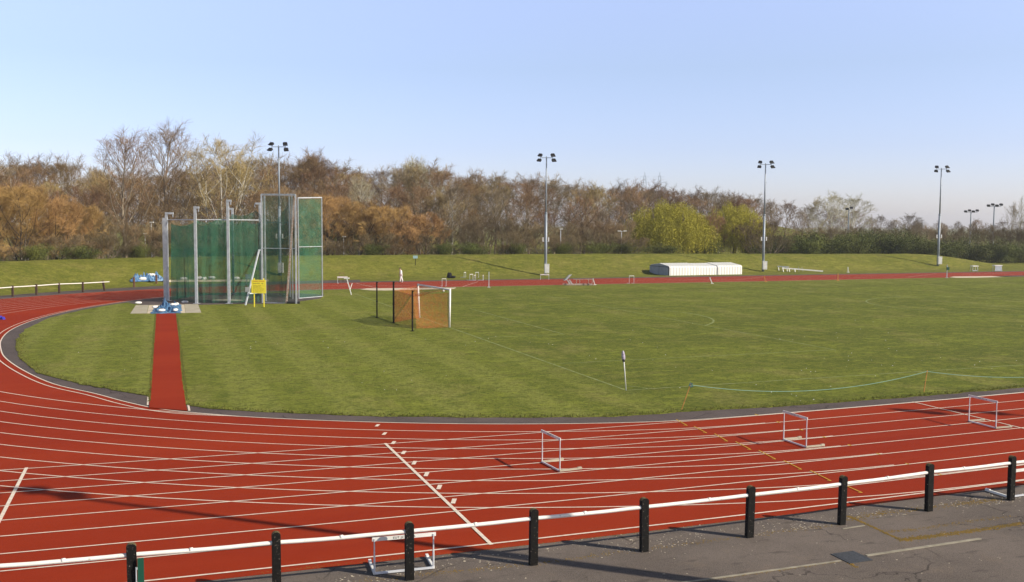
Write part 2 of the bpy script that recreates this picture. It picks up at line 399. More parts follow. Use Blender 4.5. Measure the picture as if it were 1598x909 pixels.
# ============================================================ THE SETTING
# ground: one sheet to the horizon with the grass bank behind the far straight
def axis(fine0, fine1, st, lo, hi, grow=1.25):
    a = list(np.arange(fine0, fine1+.01, st)); d = st; x = fine0
    while x > lo: d *= grow; x -= d; a.insert(0, x)
    d = st; x = fine1
    while x < hi: d *= grow; x += d; a.append(x)
    return a
SA = axis(-42, 150, 1.5, -2500, 3000); TA = axis(84, 138, .8, -1500, 3500)
vs_, fs_ = [], []
for t in TA:
    for s in SA:
        p = W(s, t); vs_.append((p.x, p.y, height(p.x, p.y)))
ns = len(SA)
for i in range(len(TA)-1):
    for j in range(ns-1): a = i*ns+j; fs_.append((a, a+1, a+ns+1, a+ns))
b = MB(); b.add(vs_, fs_)
tag(b.build('ground', M['turf'], smooth=True), 'grassy ground rising to a low bank behind the far straight', kind='structure')

LW, LB = 1.19, 1.166
def T0(s):
    x = max(-12, min(36, s)); return 27.6 + .4*((x-15)/17)**2
RB = 35.83
def bend_t(n, s):
    R = RB + LB*n; a = BC[1] - math.sqrt(max(0, R*R-(s-BC[0])**2)) if s < BC[0] else BC[1]-R
    b_ = T0(s) - LW*n + .03; return (a+b_+math.sqrt((a-b_)**2+.06))/2
def far_r(n, ph):       # radius against angle from the centre, ph=180 leftmost, 90 straight away
    k = sm(150, 95, ph) if False else max(0, min(1, (150-ph)/55)); k = k*k*(3-2*k)
    return RB + LB*n - (2.5 - .02*n)*k
def lane_line(n, s_end=120.0, s_start=None):
    """one lane line: far straight, round the bend, into the home straight"""
    out = []
    out.append(W(210, BC[1] + far_r(n, 90)+.8)); 
    for s in range(150, 22, -8): out.append(W(s, BC[1] + far_r(n, 90) + .8*sm(60, 150, s)))
    for ph in np.arange(90, 250, 2.0):
        r = far_r(n, ph); a = math.radians(ph); s = BC[0]+r*math.cos(a); t = BC[1]+r*math.sin(a)
        if ph > 180 and s > 0: break
        out.append(W(s, t))
    s = out and S(out[-1].x, out[-1].y)[0] + 1.2
    while s < (20.2 if 0 < n < 7 else 24 if n == 7 else 30): out.append(W(s, bend_t(n, s))); s += 1.2
    return out
def sprint_line(n, s0, s1=140):
    return [W(s, T0(s)-LW*n+(.14*(1-sm(6, 14, s)) if n == 7 else 0)) for s in list(np.arange(s0, 40, 1.5)) + list(range(42, int(s1), 6))]

# tarmac apron on the near side
tar_pts = [W(-90, -40), W(190, -40), W(190, 24)] + [W(s, 22) for s in (120, 60, 0, -40)] + [W(-90, 22)]
tag(poly('apron', tar_pts, .004, M['tar']), 'worn grey brown tarmac apron outside the track', kind='structure')
def sand_pts(l): return [hit(x, y, 0) for x, y in l]
# the dark tarmac shoulder outside the far side of the bend
sh = [W(BC[0]+48.3*math.cos(math.radians(a)), BC[1]+48.3*math.sin(math.radians(a))) for a in np.arange(90, 215, 3)]
tag(poly('tarmac_shoulder', [W(200, 105)] + [W(200, 108.6), W(60, 108.0)] + [W(22, 108)] + sh[:] + [W(BC[0]+40*math.cos(math.radians(a)), BC[1]+40*math.sin(math.radians(a))) for a in np.arange(212, 88, -3)], .004, M['tar2']),
    'dark tarmac shoulder along the outside of the far track', kind='structure')
# red running track: one outline round the outside, the infield lies on top
outer = [W(210, 107.2)] + [W(s, 106.3+.6*sm(60, 150, s)) for s in range(190, 24, -8)]
for ph in np.arange(90, 222, 2.0):
    r = far_r(8, ph)+.28; a = math.radians(ph); outer.append(W(BC[0]+r*math.cos(a), BC[1]+r*math.sin(a)))
outer += [W(-34, 30), W(-60, 29.5), W(-60, T0(-12)-LW*8-.3)]
outer += [W(s, T0(s)-LW*8-.30+rng.uniform(-.015, .015)) for s in np.arange(-45, 190, 1.2)]
outer += [W(210, 18), W(210, 60)]
tag(poly('running_track', outer, .008, M['red']), 'red all weather running track with white lane lines', kind='structure')

# kerb (inner edge of the track) in s,t; left of s=.4 it cuts inside the lane 1 line
KL = [(.3, 35.35), (-1.0, 37.25), (-2.3, 39.7), (-4.0, 42.6), (-5.6, 46.9), (-6.9, 51.4), (-7.6, 55), (-8.2, 59.5), (-8.4, 64.5), (-8.0, 69.5), (-7.0, 74.6), (-5.4, 79.5), (-3.3, 83.9), (-1.5, 86.9), (1.5, 90.4), (6.5, 93.6), (13, 95.4), (20, 95.8), (40, 95.9)]
near_kerb = [(s, bend_t(0, s)) for s in np.arange(150, 30, -6)] + [(s, bend_t(0, s)) for s in np.arange(29, 1.6, -1.2)]
kl = [S(p.x, p.y) for p in catmull([W(*q) for q in [near_kerb[-1]] + KL], 5)]
kerb = near_kerb[:-1] + kl + [(s, 96.0+.8*sm(60, 150, s)) for s in range(46, 206, 8)]
tag(poly('kerb_path', [W(*q) for q in kerb] + [W(205, 27.6)], .012, M['tar2']), 'dark tarmac path between track kerb and infield grass', kind='structure')
# infield grass: raised, ragged edge
GE = [(200, 28.9), (60, 28.9), (33.7, 28.9), (26.8, 28.75), (20.9, 28.75), (18.4, 29.0), (14.8, 29.1), (10.5, 30.4), (6.5, 32.1), (3.2, 34.0), (1.6, 35.2), (.9, 36.3), (-.35, 38.4), (-1.3, 39.7), (-3.0, 42.2), (-4.9, 45.8), (-6.2, 50.8), (-6.95, 55.4), (-7.4, 59.3), (-7.6, 65.0), (-6.9, 72.2), (-5.3, 77.8), (-3.2, 82.5), (-1.6, 85.2), (.3, 88.0), (3.2, 91.3), (8.9, 92.9), (14, 94.6), (22, 95.3), (36, 95.4), (67, 95.6), (113, 96.4), (150, 96.7), (200, 97)]
ge = []
for i in range(len(GE)-1):
    a, c = GE[i], GE[i+1]; L = math.dist(a, c); k = max(1, int(L/.22)) if a[0] < 45 and a[1] < 60 else max(1, int(L/1.0))
    for j in range(k):
        f = j/k; ge.append((a[0]+(c[0]-a[0])*f, a[1]+(c[1]-a[1])*f))
ge = ge
infield_pts = []
for i, (s, t) in enumerate(ge):
    n_ = noise.noise(Vector((s*1.3, t*1.3, 5)))*.10 + rng.uniform(-.03, .03)
    a = ge[min(i+1, len(ge)-1)]; c = ge[max(i-1, 0)]; dx, dy = a[0]-c[0], a[1]-c[1]; L = math.hypot(dx, dy) or 1
    infield_pts.append(W(s+dy/L*n_*-1, t+dx/L*n_))
infield_pts += [W(200, 97)]
tag(poly('infield_grass', infield_pts, .035, M['infield'], thick=.033), 'mown green infield grass with faint pitch markings', kind='structure')
# red run-up strip
rw = [(-.30, 35.9), (-.30, 38), (-.28, 41), (-.22, 46), (-.2, 52), (-.12, 60), (-.08, 67), (0, 73.6), (1.33, 73.2), (1.25, 67), (1.2, 60), (1.1, 52), (1.0, 46), (.95, 41), (.95, 37), (.95, 34.9)]
rw2 = []
for a, c in zip(rw, rw[1:]):
    k = max(1, int(math.dist(a, c)/.3))
    for j in range(k):
        f = j/k; o_ = 0 if abs(a[1]-c[1]) < 1 else noise.noise(Vector((a[0]*3, (a[1]+(c[1]-a[1])*f)*1.4, 2)))*.05
        rw2.append(W(a[0]+(c[0]-a[0])*f+o_, a[1]+(c[1]-a[1])*f))
rw2.append(W(*rw[-1]))
tag(poly('run_up', rw2, .043, M['red'], thick=.04), 'narrow red run up strip across the infield grass', kind='structure')
# hard standing under the cage and pads
cg = sand_pts([(200, 474), (214, 470), (262, 465), (300, 461), (360, 458.5), (400, 458), (470, 459), (506, 461), (500, 467), (470, 471), (440, 475), (370, 475.5), (300, 477), (222, 477)])
tag(poly('cage_hardstanding', cg, .044, M['tar2'], thick=.03), 'grey hard ground under the throwing cage', kind='structure')
tag(poly('throwing_circle', [hit(355+25*math.cos(a), 469.8+1.9*math.sin(a), 0) for a in np.arange(0, 2*PI, .3)], .052, M['conc']), 'pale concrete throwing circle inside the cage', kind='structure')
def pad(name, pts, z, m, label): return tag(poly(name, sand_pts(pts), z, m, thick=.04), label, kind='structure')
pad('concrete_pad', [(203.5, 490.5), (212, 477.5), (232, 477.3), (229, 490.3)], .050, M['conc'], 'pale concrete pad left of the landing pit')
pad('landing_pit_sand', [(229.6, 490.3), (232.6, 477.4), (287.5, 476.5), (289.4, 489.5)], .046, M['sand'], 'sandy landing pit at the end of the run up')
pad('concrete_pad', [(289.8, 489.5), (287.8, 476), (309, 476), (314, 489)], .050, M['conc'], 'pale concrete pad right of the landing pit')
pad('sand_strip', [(562, 452.6), (573, 451), (640, 450.6), (712, 449.8), (708, 451.6), (640, 453.2), (600, 454.2), (578, 454)], .047, M['sand'], 'pale sandy strip beside the far straight')
pad('sand_strip', [(1482, 433.5), (1488, 432.3), (1560, 431.6), (1578, 432.0), (1560, 433.2), (1520, 434.2), (1492, 434.4)], .047, M['sand'], 'pale sandy strip beside the far straight near the right')
pad('dark_patch', [(1548, 431.6), (1598, 430.6), (1598, 432.4), (1562, 432.8)], .047, M['tar2'], 'dark patch beside the far straight')  # flat dark sheet next to the pale strip

# ---- painted lines
b = MB()
for n in range(1, 9): ribbon(b, lane_line(n), .05, .0135 if n else .02)
l0 = lane_line(0); ribbon(b, l0, .055, .0135)
k2 = [W(*q) for q in kerb]; ribbon(b, k2, .06, .0165)
off = []
seg = [q for q in kl if q[0] < 12]
for i, q in enumerate(seg):
    a = seg[min(i+1, len(seg)-1)]; c = seg[max(i-1, 0)]; dx, dy = a[0]-c[0], a[1]-c[1]; L = math.hypot(dx, dy)
    o_ = .34*sm(0, 4, i); off.append(W(q[0]-dy/L*o_, q[1]+dx/L*o_))
ribbon(b, off, .055, .0150)
ln = b.build('lane_markings', M['line']); tag(ln, 'white curved lane lines round the bend', kind='structure')
b = MB()
for n in range(0, 9): ribbon(b, sprint_line(n, -30), .05 if n < 8 else .06, .0182)
# start lines across the sprint lanes
def across(px0, px1, wd):
    ribbon(b, [hit(*px0, 0), hit(*px1, 0)], wd, .0200)
across((601, 693), (767, 851.5), .085); across((41.5, 731), (-1, 814), .085)
across((1424, 628), (1640, 680), .06)
across((0-18, 848), (-1, 814), .085)
for x, y in [(589, 665), (600, 678), (614, 692), (630, 707.5), (646.5, 723.5), (665.5, 741.5), (685.5, 761.5), (708, 783.5)]:
    k_ = (y-665)/118; hx_, hy_ = 1.9-.5*k_, 1.7+2.1*k_; ribbon(b, [hit(x-hx_, y+hy_, 0), hit(x+hx_, y-hy_, 0)], .11, .0205)
ribbon(b, [W(-.36, 36.5), W(-.36, 38.3)], .07, .024); ribbon(b, [W(1.02, 34.9), W(1.02, 36.2)], .07, .024)
# stagger strokes far away
for a_, c_ in [((555, 442.5), (588, 450)), ((722, 448), (746, 440)), ((1150, 437.2), (1190, 433)), ((1332, 434), (1350, 433.8)), ((1416, 433), (1462, 427.5)), ((500, 446), (640, 446.4)), ((1040, 437.5), (1150, 437)), ((1500, 428.2), (1575, 427))]:
    across(a_, c_, .06)
tag(b.build('straight_markings', M['line']), 'white straight lane lines and start lines of the home straight', kind='structure')
b = MB(); 
yl = [((1055, 655.5), (1072.5, 665.5)), ((1083, 666.5), (1103, 677)), ((1115, 678), (1135.5, 690)), ((1148, 690.5), (1172, 703)), ((1184, 704), (1210.5, 718)), ((1223, 720), (1251, 734)), ((1264.5, 735.5), (1297, 752)), ((1322, 760), (1345.5, 770.5))]
for a_, c_ in yl:
    ribbon(b, [hit(*a_, 0), hit(*c_, 0)], .035, .0225); q = hit(*c_, 0); r_ = hit(c_[0]-6, c_[1]-.3, 0); ribbon(b, [r_, q], .035, .0245)
for x, y in [(1287, 683.5), (1326, 696), (1371, 709.7), (1416, 725.3), (1467, 742), (1251, 672), (1215, 660), (1181, 648.5)]:
    ribbon(b, [hit(x-3, y-1, 0), hit(x+2, y+.8, 0)], .06, .0225)
tag(b.build('yellow_markings', M['yline']), 'yellow broken hurdle marks across the lanes', kind='structure')
# football pitch chalk
b = MB(); ZG = .041
def pl(pts, wd=.10): ribbon(b, [W(*q) for q in pts], wd, ZG)
GL, PT, PC = 17.6, 33.55, 61.3
pl([(GL, PT), (GL, 2*PC-PT)]); pl([(GL, PT), (120, PT+.6)])
pl([(GL+16.5, PC-20.15), (GL+16.5, PC+20.15)]); pl([(GL, PC-20.15), (GL+16.6, PC-20.15)])
pl([(GL+5.5, PC-9.15), (GL+5.5, PC+9.15)]); pl([(GL, PC-9.15), (GL+5.5, PC-9.15)])
pl([(GL+11+9.15*math.cos(a), PC+9.15*math.sin(a)) for a in np.arange(-.925, .93, .05)], .14)
pl([(66+9.15*math.cos(a), PC+9.15*math.sin(a)) for a in np.arange(0, 6.3, .1)], .13); pl([(66, PT), (66, 2*PC-PT)])
pl([(GL+math.cos(a), PT+math.sin(a)) for a in np.arange(0, 1.58, .15)], .07)
tag(b.build('pitch_markings', M['chalk']), 'faint worn football pitch lines on the infield', kind='structure')

# apron details: concrete edging, moss seams, patches
b = MB()
def edging(a_, c_, wd, h=.02):
    p, q = hit(*a_, 0), hit(*c_, 0); b.bar(p+Vector((0, 0, h/2)), q+Vector((0, 0, h/2)), wd, h)
edging((1050, 912.5), (1312, 876), .05, .018); edging((1352, 868), (1530, 841.5), .075, .018); edging((1315, 826), (1349, 820.8), .05, .014)
tag(b.build('channel_edging', mat('weathered_edging', (.20, .18, .14), .9, 0, 5, col2=(.32, .29, .23))), 'thin pale concrete edging set in the tarmac', kind='structure')
b = MB()
def seam(pts, n, sp, z=.006, big=.03):
    P = [hit(*p, 0) for p in pts]
    for i in range(n):
        k = rng.random()*(len(P)-1); j = int(k); p = P[j].lerp(P[j+1], k-j) + Vector((rng.gauss(0, sp), rng.gauss(0, sp), 0)); r_ = rng.uniform(.3, 1)*big
        m_ = rng.randint(5, 7); an = rng.random()*6; hz_ = r_*rng.uniform(.2, .5)
        ring = [p + Vector((math.cos(an+2*PI*q/m_)*r_*rng.uniform(.7, 1.2), math.sin(an+2*PI*q/m_)*r_*rng.uniform(.6, 1), z-.004)) for q in range(m_)]
        b.add(ring + [p+Vector((0, 0, z+hz_))], [(q, (q+1) % m_, m_) for q in range(m_)])
seam([(1324, 806), (1344, 815), (1375, 829), (1405, 843.5)], 500, .022, big=.035); seam([(1405, 843.5), (1450, 838), (1520, 829), (1598, 817)], 1100, .05, big=.035)
seam([(1385, 830), (1430, 827), (1500, 816), (1580, 806)], 350, .05, big=.025)
seam([(560, 908), (700, 893), (840, 880), (1000, 858), (1160, 838), (1310, 819)], 900, .06, big=.022)
seam([(400, 895), (560, 878.6), (780, 855.8), (1000, 831), (1300, 794), (1460, 774), (1598, 755)], 1400, .03, big=.022)
seam([(1310, 877), (1200, 893), (1080, 909)], 260, .03, big=.02); seam([(1325, 880), (1336, 886)], 60, .03)
seam([(1320, 811), (1400, 799), (1500, 787), (1560, 780)], 700, .09, big=.03)
tag(b.build('moss', M['moss']), 'brown and ochre moss growing along the tarmac seams', 'moss', kind='stuff')
b = MB()
for i in range(1500):
    s_ = rng.uniform(3, 24); t_ = 16.75 + abs(rng.gauss(0, .45)) if rng.random() < .8 else rng.uniform(13.8, 17.8)
    if t_ > 17.9: continue
    if noise.noise(Vector((s_*.5, t_*1.2, 9))) < -.12: continue
    p = W(s_, t_, .004); r_ = rng.uniform(.006, .022)*(1.5 if rng.random() < .08 else 1); an = rng.random()*3; hz_ = r_*.5
    v = [p+Vector((math.cos(an+a)*r_*q, math.sin(an+a)*r_*.6*q, 0)) for a, q in ((0, 1.5), (1.5, .8), (3.1, 1.2), (4.6, .9))]
    b.add(v+[p+Vector((0, 0, hz_))], [(0, 1, 4), (1, 2, 4), (2, 3, 4), (3, 0, 4)])
tag(b.build('gravel_chips', M['chip']), 'pale gravel chips scattered on the tarmac by the rail', 'gravel', kind='stuff')
b = MB()
for i in range(300):
    px_, py_ = rng.uniform(20, 1598), rng.uniform(500, 645); p = hit(px_, py_, 0); s_, t_ = S(p.x, p.y)
    if t_ < bend_t(0, s_)+1.5 and s_ > 0 or s_ < -5: continue
    if math.hypot(s_-BC[0], t_-BC[1]) > 30 and s_ < BC[0]: continue
    if -.6 < s_ < 1.5 or noise.noise(Vector((p.x*.12, p.y*.12, 2))) < .02: continue
    p.z = .05; r_ = rng.uniform(.012, .030)
    b.add([p+Vector((r_*math.cos(a), r_*math.sin(a), 0)) for a in (0, 1.3, 2.5, 3.8, 5)]+[p+Vector((0, 0, r_*.8))], [(q, (q+1) % 5, 5) for q in range(5)])
tag(b.build('daisies', M['daisy']), 'tiny white daisies dotted over the infield grass', 'daisies', kind='stuff')
# ragged grass along the near edge of the infield and the run up
b = MB()
def tuft(p, h):
    for k in range(3):
        a = rng.random()*6.28; l_ = Vector((math.cos(a), math.sin(a), 0)); n_ = Vector((-l_.y, l_.x, 0))*h*.22; q = p+l_*h*rng.uniform(.2, .7)+Vector((0, 0, h))
        b.add([p-n_, p+n_, q], [(0, 1, 2)])
for p, q in zip(infield_pts, infield_pts[1:]):
    s_, t_ = S(p.x, p.y)
    if s_ > 45 or t_ > 62 or (-.4 < s_ < 1.0 and t_ < 40): continue
    L = (q-p).length; d = (q-p)/max(L, 1e-4); inn = Vector((d.y, -d.x, 0))
    for i in range(int(L/.02)):
        u = abs(rng.gauss(0, .22)); pp = p+(q-p)*rng.random()+inn*(u-.03); pp.z = .03; tuft(pp, rng.uniform(.03, .075))
for i in range(2600):
    t_ = rng.uniform(37, 73); sd = rng.random() < .6; s_ = (.98+.35*(t_-37)/36 if sd else -.27+.25*(t_-37)/36) + abs(rng.gauss(0, .05))*(1 if sd else -1)
    tuft(W(s_, t_, .035), rng.uniform(.03, .07))
tag(b.build('grass_tufts', mat('tuft_grass', (.10, .115, .022), .9, 0, 2, col2=(.19, .18, .045))), 'longer grass blades along the edge of the infield', 'grass', kind='stuff')

# manhole cover
p = hit(1329, 870.5, 0); mh = thing('inspection_cover', 'dark square iron inspection cover set in the apron tarmac', 'manhole cover', p, TH)
b = MB(); b.box((0, 0, .012), (.46, .46, .012)); b.build('cover_plate', M['cover'], mh)
b = MB()
for a in (-1, 1): b.box((a*.26, 0, .009), (.05, .57, .016)); b.box((0, a*.26, .009), (.46, .05, .0155))
b.build('frame', M['cover'], mh)

# ============================================================ FENCES
# near white rail on black posts
posts = [(208, 948, 861), (432, 926, 842), (639, 905, 823), (832, 882, 803), (1005, 861, 784), (1169, 839, 765), (1313, 819, 747), (1449, 798, 731), (1577, 781, 716)]
railpy = [(208, 876), (432, 853), (639, 831), (833, 807), (1008, 793), (1170, 771), (1313, 754), (1450, 738), (1578, 723)]
base = [hit(x, y, 0) for x, y, _ in posts]
step = (base[1]-base[0]); base = [base[0]-step] + base + [base[-1]+(base[-1]-base[-2])*k for k in (1, 2)]
fen = thing('rail_fence', 'white tubular rail on black timber posts along the near side of the track', 'fence', base[0])
o0 = base[0]; PH = 1.12; RH = .93
rp_ = []
for i, p in enumerate(base):
    b = MB(); w_, d_ = .155*rng.uniform(.94, 1.06), .11; hh = PH*(1+rng.uniform(-.018, .018)); dx = Vector((CT, ST, 0)); dy = Vector((-ST, CT, 0)); q0 = p-o0
    prof = [(-w_/2, 0), (w_/2, 0), (w_/2, hh-.05), (w_/2-.02, hh-.018), (w_/2-.055, hh), (-w_/2+.055, hh), (-w_/2+.02, hh-.018), (-w_/2, hh-.05)]
    lean = rng.uniform(-.022, .022)
    vs1 = [q0+dx*(x+lean*z)+dy*d_/2+Vector((0, 0, z)) for x, z in prof]; vs2 = [q0+dx*(x+lean*z)-dy*d_/2+Vector((0, 0, z)) for x, z in prof]
    n_ = len(prof); b.add(vs1+vs2, [tuple(range(n_-1, -1, -1)), tuple(range(n_, 2*n_))]+[(j, (j+1) % n_, n_+(j+1) % n_, n_+j) for j in range(n_)])
    b.mi = [0, 0] + [1 if 2 <= j <= 6 else 0 for j in range(n_)]
    b.build('post', [M['black'], M['topwear']], fen)
    rp_.append(q0+Vector((0, 0, RH)))
b = MB()
path = []
for a, c in zip(rp_, rp_[1:]):
    for k in range(6): q = a.lerp(c, k/6); q.z += -.012*math.sin(PI*k/6)+rng.uniform(-.003, .003); path.append(q)
path.append(rp_[-1]); b.tube(path, .038, 12); b.build('rail', M['rail'], fen, smooth=True)
b = MB()
for i in range(len(rp_)-1):
    a, c = rp_[i], rp_[i+1]; d = (c-a).normalized(); m_ = a.lerp(c, (.55, .4, .48, .52, .45, .6, .5, .5, .4, .5, .5)[i % 11]); b = MB(); b.tube([m_-d*.03, m_+d*.03], .0392, 12); b.build('rail_joint', M['rail'], fen, smooth=True)
# green post beside the leftmost visible post
q = hit(221, 950, 0); gp = thing('green_plastic_post', 'small dark green plastic post beside the leftmost black fence post', 'post', q, TH)
b = MB(); b.box((0, 0, .44), (.105, .03, .88)); b.box((0, 0, .885), (.085, .024, .012)); b.build('panel', M['green'], gp)
b = MB(); b.tube([(-.075, 0, 0), (-.075, 0, .74)], .012, 6); b.box((-.065, 0, .72), (.03, .035, .04)); b.build('bracket', M['steel'], gp)
# grey metal post at the right edge
q = hit(1600, 1010, 0); b = MB(); b.box((0, 0, .80), (.05, .05, 1.6)); b.box((0, 0, 1.603), (.06, .06, .012)); b.box((0, 0, .006), (.14, .14, .012))
tag(b.build('metal_post', M['pole'], loc=q), 'grey square metal post cut by the right edge of the picture', 'post').rotation_euler.z = TH
# far left white rail fence
fp = [(-30, 468, 452), (20, 463.5, 448.5), (57, 461, 446.5), (92.5, 458, 443.5), (129.5, 456.5, 442), (163.5, 454.3, 440.5)]
B = [hit(x, y, 0) for x, y, _ in fp]
f2 = thing('rail_fence', 'low white rail on brown posts beyond the track at the far left', 'fence', B[0])
for i, p in enumerate(B):
    b = MB(); hgt = 1.0; q = p-B[0]; ln_ = Vector((.18 if i == 5 else 0, 0, 0)) ; b.bar(q, q-ln_+Vector((0, 0, hgt)), .17, .15); b.build('post', M['darkwood'], f2)
b = MB(); P2 = [p-B[0]+Vector((0, 0, .86)) for p in B]; P2.append(P2[-1]+(P2[-1]-P2[-2])*.22); b.tube(P2, .045, 8); b.build('rail', M['rail'], f2, smooth=True)
for i, (x, y, y2, lb) in enumerate([(209.3, 448.5, 435, 'brown timber post standing left in front of the heaped blue tarpaulin'), (244.2, 444, 430, 'brown timber post near the grey cage mast before the blue tarpaulin')]):
    p = hit(x, y, 0); b = MB(); b.box((0, 0, .5), (.17, .15, 1.0)); b.box((0, 0, 1.01), (.14, .12, .02)); tag(b.build('timber_post', M['wood'], loc=p), lb, 'post')

# ============================================================ HURDLES
def hurdle_mesh(root, h, wide=1.18, foot=.68, letters='', boardmat='white', metal='steel_pale', legmat='white'):
    hw = wide/2; r_ = .0145
    b = MB()
    for sx_ in (-1, 1): pass
    b.box((0, 0, h-.035), (wide+.09, .022, .07)); b.build('crossbar', M[boardmat], root)
    for sx_ in (-1, 1):
        b = MB(); b.tube([(sx_*hw, .012, .03), (sx_*hw, .012, h-.06)], r_, 6); b.tube([(sx_*hw, .012, .03), (sx_*hw, .012, h*.5)], r_*1.35, 6); b.box((sx_*hw, -.005, h-.045), (.03, .045, .05)); b.build('upright', M[metal], root)
        b = MB(); b.box((sx_*hw, foot/2, .03), (.045, foot, .05)); b.box((sx_*hw, foot-.07, .045), (.055, .12, .055)); b.build('foot', M[legmat], root)
    b = MB(); b.box((0, 0, .028), (wide, .035, .035)); b.build('base_bar', M[metal], root)
    if letters:
        cu = bpy.data.curves.new('lettering', 'FONT'); cu.body = letters; cu.size = .062; cu.align_x = 'CENTER'; cu.align_y = 'CENTER'; cu.extrude = .001; cu.space_character = 1.15
        to = bpy.data.objects.new('lettering_src', cu); C.objects.link(to); dg = bpy.context.evaluated_depsgraph_get(); me = bpy.data.meshes.new_from_object(to.evaluated_get(dg))
        bpy.data.objects.remove(to); me.materials.clear(); me.materials.append(M['ink'])
        l_ = bpy.data.objects.new('lettering', me); C.objects.link(l_); l_.parent = root; l_.location = (0, -.0135, h-.035); l_.rotation_euler = (PI/2, 0, 0)
def hurdle(a_, c_, h, label, foot_side=1, **kw):
    """a_ and c_: the two base corners as seen; feet point to the left of a->c for +1"""
    p, q = hit(*a_, 0), hit(*c_, 0); d = q-p; rz = math.atan2(d.y, d.x) + (0 if foot_side > 0 else PI)
    p.z = q.z = kw.pop('z', .015)
    t = thing('hurdle', label, 'hurdle', (p+q)/2, rz, 'athletics hurdles'); hurdle_mesh(t, h, wide=kw.pop('wide', d.length), **kw); return t
hurdle((873, 737.5), (845.5, 723), .93, 'white topped metal hurdle in the middle of the near lanes', -1, letters='EUT JCT   K', legmat='conc')
hurdle((1257.5, 700), (1222.3, 687.8), .93, 'white topped hurdle standing between the yellow marks and the right hand hurdle', -1, letters='EUT JCT   K', legmat='conc')
hurdle((1553.5, 670), (1511.5, 659), .93, 'rightmost hurdle standing on the near lanes at the crossing white line', -1, letters='EUT JCT   K', legmat='conc')
t = hurdle((584.5, 898.5), (676.5, 889.3), .72, 'low white hurdle standing on the tarmac directly behind a black fence post', 1, letters='EUT JCT      K')
t = hurdle((1574, 778.5), (1660, 766.5), .70, 'low white hurdle half hidden behind the rightmost black fence post', 1)

# ============================================================ THROWING CAGE
def zb(px, py, p): return zat(px, py, p.y)
cA = hit(261.5, 470.5, 0)
cage = thing('throwing_cage', 'tall hammer cage of steel masts and hanging green netting with open gates', 'throwing cage', cA)
def rel(p): return p - cA
def mast(x, y, ytop, arm, wd=.30, m='steel_pale', flat=True):
    p = hit(x, y, 0); z = zat(x, ytop, p.y); b = MB(); q = rel(p)
    b.bar(q, q+Vector((0, 0, z)), wd, .18, up=(0, 1, 0))
    if arm: b.bar(q+Vector((-wd/2, -.02, z-.09)), q+Vector((arm, -.02, z-.09)), .16, .17); b.bar(q+Vector((arm-.05, -.02, z-.1)), q+Vector((arm-.05, -.02, z-.42)), .07)
    b.box(q+Vector((0, 0, .03)), (.5, .4, .06))
    b.build('mast', M[m], cage); return p
mA = mast(262.2, 470.5, 331.5, .60, .19, 'steel'); mB = mast(306.9, 474.8, 322.5, .34, .20, 'steel'); mC = mast(357.6, 474.8, 312, .30, .20, 'steel')
mA2 = mast(258.5, 468.5, 340.5, 0, .26, 'steel'); mD = mast(364.5, 460, 324.8, -.3, .16, 'steel'); mE = mast(407, 460, 316.5, -.4, .16, 'steel')
# cable / spreader bar
zc = zat(300, 343.4, mB.y)
b = MB(); q1 = rel(mA)+Vector((.1, .05, zc)); q2 = rel(hit(410, 473.7, 0))+Vector((0, .05, zc)); b.tube([q1, rel(mB)+Vector((0, .15, zc)), rel(mC)+Vector((0, .15, zc+.02)), q2], .05, 6); b.build('spreader_bar', M['steel_pale'], cage)
b = MB(); q3 = rel(hit(452, 463, 0))+Vector((0, 0, zc-.2)); b.tube([rel(mE)+Vector((0, 0, zc-.15)), q3], .03, 5); b.build('spreader_bar', M['steel'], cage)
def netwall(gpts, tops, folds=.18, name='net', m='net', n_per=1.0):
    """hanging net: ground points, height at each point, sagging between, pleated"""
    b = MB(); cols = []
    for i in range(len(gpts)-1):
        a, c = rel(gpts[i]), rel(gpts[i+1]); za, zc_ = tops[i], tops[i+1]; L = (c-a).length; k = max(8, int(L/.22)); d = (c-a).normalized(); nn = Vector((-d.y, d.x, 0))
        for j in range(k + (1 if i == len(gpts)-2 else 0)):
            f = j/k; z = za+(zc_-za)*f - .30*math.sin(PI*f) - .05*math.sin(PI*4*f)**2; p = a.lerp(c, f); cols.append((p, z, nn, i+f))
    R = 9
    for p, z, nn, ph in cols:
        for r_ in range(R):
            g = r_/(R-1); w_ = folds*(.5+.5*g)*(noise.noise(Vector((ph*6, g*.8, len(gpts))))*1.4 + .35*math.sin(ph*31+g*1.1)); b.v.append(tuple(p+nn*w_+Vector((0, 0, .08+(z-.08)*(1-g)))))
    for i in range(len(cols)-1):
        for r_ in range(R-1): a = i*R+r_; b.f.append((a, a+R, a+R+1, a+1)); b.mi.append(0)
    return b.build(name, M[m], cage, smooth=True)
def nh(x, yt, p): return zat(x, yt, p.y)
nL = hit(266, 470, 0); nTopL = hit(274, 470, 0)
g0 = [hit(269, 470.5, 0), hit(307, 474, 0), hit(330, 474.4, 0), hit(357.5, 474.4, 0), hit(385, 474, 0), hit(410, 473.5, 0)]
netwall(g0, [nh(x, y, p) for (x, y), p in zip([(269, 348), (307, 346), (330, 346.5), (357, 343), (385, 344), (410, 344)], g0)])
g1 = [hit(269, 469.5, 0), hit(310, 462.5, 0), hit(345, 461, 0), hit(364.5, 460.5, 0), hit(402, 460.5, 0), hit(428, 463, 0), hit(452, 464.5, 0)]
netwall(g1, [nh(x, y, p) for (x, y), p in zip([(269, 350), (310, 344), (345, 340), (357, 334), (402, 328), (430, 345), (453, 314)], g1)], .25)
